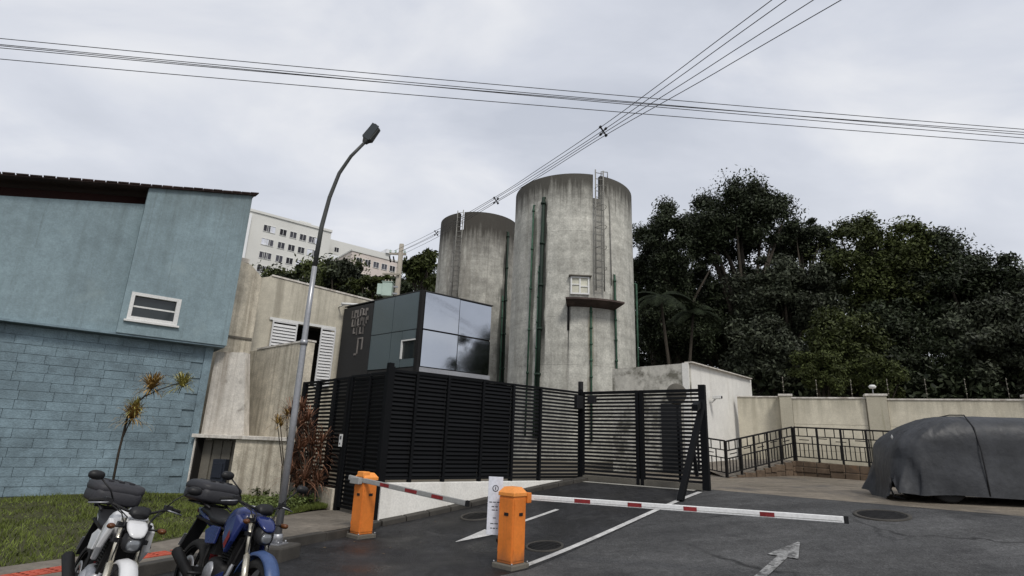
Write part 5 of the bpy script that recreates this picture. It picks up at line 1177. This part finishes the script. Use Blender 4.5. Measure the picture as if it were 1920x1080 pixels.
# ------------------------------------------------------------------ motorcycles
def motorcycle(label, loc, rz, body, fork, fend, topcase=True, screen=False, case_mat=m_black, lean=R(11)):
    t = thing('motorcycle', label, 'motorcycle', loc, rz, 'parked motorcycles'); t.rotation_euler = (-lean, 0, rz); t.scale = (.93, .93, .93)
    WR = .305
    def wheel(x, w, parent_name):
        wh = part('wheel', MB().lathe([(.215, -.04), (.235, -.045), (.235, .045), (.215, .04), (.215, -.04)], 36, axis='y'), m_iron, t, loc=(x, 0, WR))
        prof = [(.232, -w*.8)]+[(.235+(WR-.235)*math.sin(a), -w*math.cos(a)) for a in [math.pi*i/10 for i in range(1, 10)]]+[(.232, w*.8)]
        part('tyre', MB().lathe(prof, 40, axis='y'), m_rubber, wh)
        sp2 = MB()
        for k in range(5):
            a = k*2*math.pi/5
            for da in (-.12, .12): sp2.bar((math.cos(a+da)*.04, 0, math.sin(a+da)*.04), (math.cos(a+da*.5)*.218, 0, math.sin(a+da*.5)*.218), .03, .02, up=(0, 1, 0))
        part('spokes', sp2, m_iron, wh); part('hub', MB().lathe([(0, -.07), (.045, -.06), (.05, 0), (.045, .06), (0, .07)], 16, axis='y'), m_galv, wh)
        part('brake_disc', MB().lathe([(.07, -.06), (.135, -.06), (.135, -.066), (.07, -.066), (.07, -.06)], 28, axis='y'), m_galv, wh)
    wheel(.67, .055, 'f'); wheel(-.67, .068, 'r')
    ax = Vector((.67, 0, WR)); hd_ = Vector((.40, 0, .96)); fd = (hd_-ax).normalized()
    fk = MB()
    for s_ in (-.1, .1):
        fk.tube([ax+Vector((0, s_, 0)), ax+fd*.33+Vector((0, s_, 0))], .030, 10)
    part('fork_lower', fk, fork, t)
    fk = MB()
    for s_ in (-.1, .1): fk.tube([ax+fd*.31+Vector((0, s_, 0)), hd_+Vector((0, s_, 0))], .021, 10)
    part('fork_tube', fk, fork, t)
    tc_ = MB()
    for f_ in (.74, .93): c_ = lerp(ax, hd_, f_); tc_.bar(c_+Vector((0, -.14, 0)), c_+Vector((0, .14, 0)), .07, .035)
    part('triple_clamp', tc_, m_black, t)
    fv = []; ns = 14
    for i in range(ns+1):
        a = lerp(R(25), R(160), i/ns); r_ = WR+.035+.02*(i/ns)
        for y_, dz in ((-.075, -.03), (-.06, .0), (0, .018), (.06, 0), (.075, -.03)): fv.append((.67+(r_+dz)*math.cos(a), y_, WR+(r_+dz)*math.sin(a)))
    o = part('front_fender', MB().add(fv, [(i*5+j, i*5+j+1, (i+1)*5+j+1, (i+1)*5+j) for i in range(ns) for j in range(4)], True), fend, t); sm_ = o.modifiers.new('solid', 'SOLIDIFY'); sm_.thickness = .006
    # headlight and cowl
    part('headlight', MB().loft([(.48, .80, .07, .07), (.55, .80, .085, .085), (.61, .785, .08, .075), (.63, .78, .06, .055)], 16, 2.8), m_black, t)
    part('headlight_lens', MB().loft([(.630, .775, .058, .05), (.642, .772, .04, .035)], 16, 2.6), m_lens, t)
    part('headlight_cowl', MB().loft([(.42, .93, .07, .03), (.50, .925, .085, .035), (.57, .895, .085, .028), (.63, .855, .06, .018), (.645, .84, .03, .01)], 14, 3.2), body, t)
    part('instrument', MB().loft([(.36, 1.02, .08, .04), (.44, 1.03, .09, .05), (.48, 1.0, .07, .03)], 12), m_black, t)
    for s_ in (-1, 1):
        part('indicator', MB().loft([(.50, .90, .03, .022, s_*.2), (.55, .90, .035, .025, s_*.21), (.575, .90, .012, .01, s_*.21)], 10, 2), m_amber, t)
        part('indicator_stalk', MB().tube([(.5, s_*.1, .90), (.52, s_*.19, .90)], .01, 6), m_black, t)
    hb = MB().tube([(.22, -.38, 1.06), (.28, -.28, 1.08), (.36, -.12, 1.03), (.37, 0, 1.0), (.36, .12, 1.03), (.28, .28, 1.08), (.22, .38, 1.06)], .012, 8)
    hbo = part('handlebar', hb, m_iron, t)
    for s_ in (-1, 1):
        part('grip', MB().tube([(.215, s_*.39, 1.058), (.262, s_*.29, 1.078)], .019, 10), m_rubber, hbo)
        part('lever', MB().tube([(.31, s_*.24, 1.07), (.33, s_*.3, 1.06), (.28, s_*.4, 1.04)], .007, 6), m_galv, hbo)
        part('switch_box', MB().box(-.03, .03, -.035, .035, -.025, .03), m_black, hbo, loc=(.29, s_*.255, 1.08), bevel=.006)
        part('mirror_stem', MB().tube([(.31, s_*.22, 1.08), (.33, s_*.28, 1.17), (.31, s_*.38, 1.25)], .007, 6), m_black, t)
        part('mirror', MB().loft([(-.02, 0, .035, .025), (-.005, 0, .07, .042), (.015, 0, .06, .036), (.03, 0, .025, .015)], 14, 2.4), m_black, t, loc=(.31, s_*.43, 1.275), rot=(0, R(-6), s_*R(-8)))
    # tank, shrouds, seat, tail
    part('fuel_tank', MB().loft([(-.12, .80, .09, .07), (-.05, .83, .12, .10), (.06, .88, .15, .125), (.18, .90, .165, .125), (.27, .89, .15, .11), (.34, .87, .10, .07)], 20, 2.8), body, t)
    part('fuel_cap', MB().lathe([(0, .02), (.04, .018), (.045, 0)], 16, c=(.2, 0, 1.02)), m_galv, t)
    for s_ in (-1, 1):
        sh = [(.42, s_*.19, .88), (.36, s_*.225, .70), (.26, s_*.20, .58), (.08, s_*.17, .70), (.06, s_*.165, .86), (.26, s_*.19, .94)]
        ins = [(p[0], p[1]-s_*.05, p[2]) for p in sh]; nS = len(sh)
        part('tank_shroud', MB().add(sh+ins, [tuple(range(nS)), tuple(range(nS, 2*nS))[::-1]]+[(i, (i+1) % nS, nS+(i+1) % nS, nS+i) for i in range(nS)]), body, t, bevel=.014)
        part('shroud_graphic', MB().add([(.34, s_*.2275, .735), (.27, s_*.2085, .62), (.20, s_*.1985, .66), (.28, s_*.2145, .80)], [(0, 1, 2, 3)]), m_red if body is not m_bikew else m_black, t)
        sp3 = [(-.12, s_*.13, .78), (-.10, s_*.15, .62), (-.30, s_*.145, .60), (-.42, s_*.13, .72), (-.3, s_*.125, .78)]; i3 = [(p[0], p[1]-s_*.03, p[2]) for p in sp3]; n3 = len(sp3)
        part('side_panel', MB().add(sp3+i3, [tuple(range(n3)), tuple(range(n3, 2*n3))[::-1]]+[(i, (i+1) % n3, n3+(i+1) % n3, n3+i) for i in range(n3)]), body, t, bevel=.008)
        part('footpeg', MB().tube([(-.12, s_*.1, .34), (-.12, s_*.3, .34)], .015, 8), m_black, t)
    part('seat', MB().loft([(-.10, .83, .10, .035), (-.2, .825, .13, .045), (-.38, .84, .135, .05), (-.52, .89, .12, .05), (-.72, .91, .10, .04), (-.80, .91, .07, .025)], 16, 3), m_black, t)
    part('tail', MB().loft([(-.35, .77, .10, .045), (-.6, .82, .09, .05), (-.82, .87, .075, .045), (-.93, .89, .05, .03)], 14, 3), body, t)
    part('tail_light', MB().loft([(-.93, .88, .055, .03), (-.965, .88, .04, .02)], 12), m_red, t)
    part('rear_mudguard', MB().bar((-.80, 0, .84), (-1.02, 0, .45), .15, .02), m_black, t)
    part('grab_rail', MB().tube([(-.5, .12, .93), (-.7, .13, .98), (-.85, .10, 1.0), (-.85, -.10, 1.0), (-.7, -.13, .98), (-.5, -.12, .93)], .012, 7), m_black, t)
    # frame, engine, exhaust, swingarm
    fr = MB(); 
    for s_ in (-1, 1):
        fr.tube([(.38, s_*.04, .88), (.30, s_*.08, .5), (.22, s_*.1, .28), (-.2, s_*.1, .27), (-.28, s_*.1, .45), (-.2, s_*.1, .74)], .018, 8); fr.tube([(.38, s_*.03, .9), (.0, s_*.1, .76), (-.8, s_*.09, .82)], .016, 8)
    part('frame', fr, m_iron, t)
    part('crankcase', MB().loft([(-.2, .37, .10, .10), (-.1, .38, .14, .13), (.1, .37, .15, .13), (.2, .36, .12, .10)], 16, 4), m_galv if screen else m_iron, t)
    en = MB()
    for k in range(9): zz = .50+.026*k; en.box(.02+.008*k, .20+.008*k, -.095, .095, zz, zz+.012)
    en.box(.05, .19, -.06, .06, .48, .76); part('cylinder', en, m_iron, t)
    part('engine_cover', MB().lathe([(0, -.17), (.07, -.165), (.095, -.145), (.1, -.12)], 22, axis='y', c=(-.02, 0, .37)).lathe([(0, .17), (.07, .165), (.095, .145), (.1, .12)], 22, axis='y', c=(.02, 0, .37)), m_galv, t)
    part('exhaust_pipe', MB().tube([(.20, -.03, .66), (.29, -.06, .58), (.30, -.1, .40), (.2, -.14, .24), (-.1, -.15, .22), (-.3, -.15, .25)], .021, 10), m_galv, t)
    part('silencer', MB().tube([(-.28, -.15, .25), (-.36, -.155, .28), (-.80, -.17, .45), (-.83, -.17, .46)], [.025, .05, .055, .03], 14), m_iron, t)
    part('swingarm', MB().bar((-.2, .11, .36), (-.69, .11, WR), .03, .06).bar((-.2, -.11, .36), (-.69, -.11, WR), .03, .06), m_iron, t)
    part('chain', MB().bar((-.1, .14, .40), (-.67, .125, WR+.07), .012, .02).bar((-.1, .14, .32), (-.67, .125, WR-.07), .012, .02), m_galv, t)
    part('shock_absorber', MB().tube([(-.28, 0, .42), (-.36, 0, .74)], .04, 10), m_red, t)
    cb1 = MB()
    for s_ in (-1, 1):
        cb1.tube([(.30, s_*.24, 1.06), (.42, s_*.14, 1.0), (.46, s_*.06, .86), (.40, s_*.05, .72), (.30, s_*.06, .62)], .006, 5); cb1.tube([(.31, s_*.2, 1.06), (.48, s_*.10, .98), (.52, s_*.10, .75), (.60, s_*.11, .45)], .006, 5)
    part('cables', cb1, m_black, t)
    part('brake_caliper', MB().box(-.04, .04, -.03, .02, -.05, .05), m_iron, t, loc=(.56, -.085, .38), rot=(0, R(-20), 0), bevel=.008)
    part('radiator', MB().box(-.02, .02, -.12, .12, -.14, .12), m_iron, t, loc=(.31, 0, .62), rot=(0, R(12), 0))
    for s_ in (-1, 1):
        bp_ = [(.26, s_*.14, .42), (.22, s_*.13, .22), (-.10, s_*.12, .20), (-.02, s_*.15, .30)]; ib = [(p[0], p[1]-s_*.02, p[2]) for p in bp_]
        part('belly_panel', MB().add(bp_+ib, [(0, 1, 2, 3), (7, 6, 5, 4)]+[(i, (i+1) % 4, 4+(i+1) % 4, 4+i) for i in range(4)]), body, t, bevel=.006)
    part('licence_bracket', MB().box(-.09, .09, -.006, 0, -.07, .07), m_galv, t, loc=(-1.0, 0, .56), rot=(R(90-65), 0, R(90)))
    part('carburettor', MB().tube([(.0, 0, .60), (-.12, 0, .62)], .045, 10).box(-.26, -.12, -.09, .09, .52, .70), m_iron, t)
    part('gear_lever', MB().tube([(-.1, .16, .33), (.06, .17, .32), (.08, .21, .32)], .008, 6), m_galv, t)
    part('side_stand', MB().tube([(-.02, .12, .27), (-.10, .28, -.02+.02)], .012, 8), m_galv, t)
    if topcase:
        part('rack', MB().bar((-.62, .1, .95), (-1.05, .1, .96), .03, .02).bar((-.62, -.1, .95), (-1.05, -.1, .96), .03, .02).bar((-1.0, -.16, .965), (-1.0, .16, .965), .03, .02).bar((-.7, -.16, .955), (-.7, .16, .955), .03, .02), m_black, t)
        tcz = part('top_case', MB().loft([(-.56, 1.05, .16, .05), (-.585, 1.055, .215, .075), (-.7, 1.06, .245, .085), (-.95, 1.06, .25, .085), (-1.06, 1.055, .22, .075), (-1.085, 1.05, .16, .05)], 24, 4.5), case_mat, t)
        part('lid', MB().loft([(-.57, 1.125, .16, .03), (-.60, 1.13, .225, .055), (-.72, 1.14, .255, .07), (-.95, 1.14, .258, .07), (-1.06, 1.13, .23, .055), (-1.09, 1.125, .16, .03)], 24, 3.5), case_mat, tcz)
        part('reflector', MB().box(-1.105, -1.088, -.14, .14, 1.03, 1.08), m_red, tcz)
        for s_ in (-.1, 0, .1): part('lid_rib', MB().bar((-.68, s_, 1.212-abs(s_)*.02), (-.98, s_, 1.212-abs(s_)*.02), .05, .012), case_mat, tcz)
    return t
m_bikeb = M('blue_bike_paint', (.014, .025, .115), .3, var=.15, fine=.05, bump=.01, coat=.5, blotch=((.20, .10, .22), .62, 4, .5))
m_bikew = M('white_bike_paint', (.60, .60, .60), .35, var=.05, fine=.03, bump=.01, coat=.4)
m_fender = M('blue_fender', (.05, .085, .19), .4, bump=.02)
m_fork = M('pale_fork_chrome', (.62, .58, .48), .25, metal=.7, bump=0)
m_lens = M('headlight_glass', (.20, .21, .22), .08, metal=.4, bump=0, spec=.6)
m_amber = M('smoked_amber', (.10, .035, .01), .3, bump=0)
m_case = M('black_case', (.028, .028, .032), .55, bump=.1)
motorcycle('blue motorcycle with black top case parked before the meter shelter', (-2.68, 5.82, .01), R(-40), m_bikeb, m_fork, m_fender, True, False, m_case)
motorcycle('white motorcycle parked at the left of the blue one', (-3.52, 5.34, .01), R(-46), m_bikew, m_fork, m_bikew, True, True, m_case)

# ------------------------------------------------------------------ covered car
def covered_car():
    L_, Wd, Hh = 4.4, 1.80, 1.66
    base = Vector((9.98, 11.75)); t = thing('covered_car', 'parked car hidden under a dark grey cloth cover at the right edge', 'car', (base.x, base.y, g(base.x-1.5, base.y)+.01), R(-12))
    nt_, ns = 160, 26; v = []
    def top(x): return lerp(1.16, Hh, (max(x+2.3, 0)/1.15)**.7) if x < -1.15 else Hh if x < .5 else lerp(Hh, 1.02, min((x-.5)/.9, 1)) if x < 1.4 else lerp(1.02, .86, (x-1.4)/.8)
    rg = random.Random(4); ph = [rg.uniform(0, 6.28) for _ in range(6)]
    for i in range(nt_):
        a = 2*math.pi*i/nt_; ca, sa = math.cos(a), math.sin(a); e = .32
        fx = math.copysign(abs(ca)**e, ca); fy = math.copysign(abs(sa)**e, sa)
        hem = .10+.035*math.sin(3*a+ph[0])+.03*math.sin(7*a+ph[1])
        dd = abs(((a-R(197)+math.pi) % (2*math.pi))-math.pi); hem += .30*math.exp(-(dd/.06)**2)
        dd = abs(((a-R(178)+math.pi) % (2*math.pi))-math.pi); hem -= .16*math.exp(-(dd/.06)**2)
        for k in range(ns):
            s_ = k/(ns-1)
            if s_ < .45:
                q = s_/.45; sc = lerp(1.04, .96, q**.8)+.030*(1-q)*math.sin(13*a+ph[2]+2*q)+.009*(1-q)*math.sin(29*a+ph[3]-3*q)+.012*math.sin(5*q+7*a); x = fx*L_/2*sc; y = fy*Wd/2*sc; tz = top(x)*.62; z = lerp(hem, tz, q)
            else:
                q = (s_-.45)/.55; sc = .96*math.cos(q*math.pi/2)**.75*(1-.02*q) if q < 1 else 0
                x = fx*L_/2*sc; y = fy*Wd/2*sc*(1-.06*q); tz = top(x); z = lerp(tz*.62, tz, math.sin(q*math.pi/2)**.62)+.022*math.sin(9*a+6*q+ph[4])*(1-q)+.012*math.sin(23*a-9*q+ph[5])*(1-q)
            v.append((x, y, z))
    f = [(i*ns+k, ((i+1) % nt_)*ns+k, ((i+1) % nt_)*ns+k+1, i*ns+k+1) for i in range(nt_) for k in range(ns-1)]
    part('cover', MB().add(v, f, True), m_cover, t)
    for x in (-1.35, 1.35):
        for y in (-.74, .74):
            w = part('wheel', MB().lathe([(0, -.08), (.2, -.08), (.2, .08), (0, .08)], 20, axis='y'), m_galv, t, loc=(x, y, .32)); part('tyre', MB().lathe([(.2, -.1), (.3, -.1), (.325, -.06), (.325, .06), (.3, .1), (.2, .1), (.2, -.1)], 28, axis='y'), m_rubber, w)
    for xs_ in (-.75, .95):
        sm2 = [(xs_, sg_*Wd/2*q_, z_) for sg_, q_, z_ in ((-1, 1.055, .16), (-1, 1.045, .55), (-1, 1.015, 1.0), (-1, .90, 1.40), (-1, .6, 1.655), (0, 0, 1.685), (1, .6, 1.655), (1, .9, 1.4))]
        part('seam', MB().tube(sm2, .012, 6), m_black, t)
    part('hem_strap', MB().tube([(-2.24, -.55, .42), (-2.27, -.57, .22), (-2.22, -.58, .05), (-2.05, -.6, .02)], .018, 6), m_black, t)
    part('patch', MB().lathe([(0, .0), (.05, .0), (.05, .004), (0, .004)], 4, axis='x', c=(-2.135, -.62, 1.18)), m_frame, t)
covered_car()
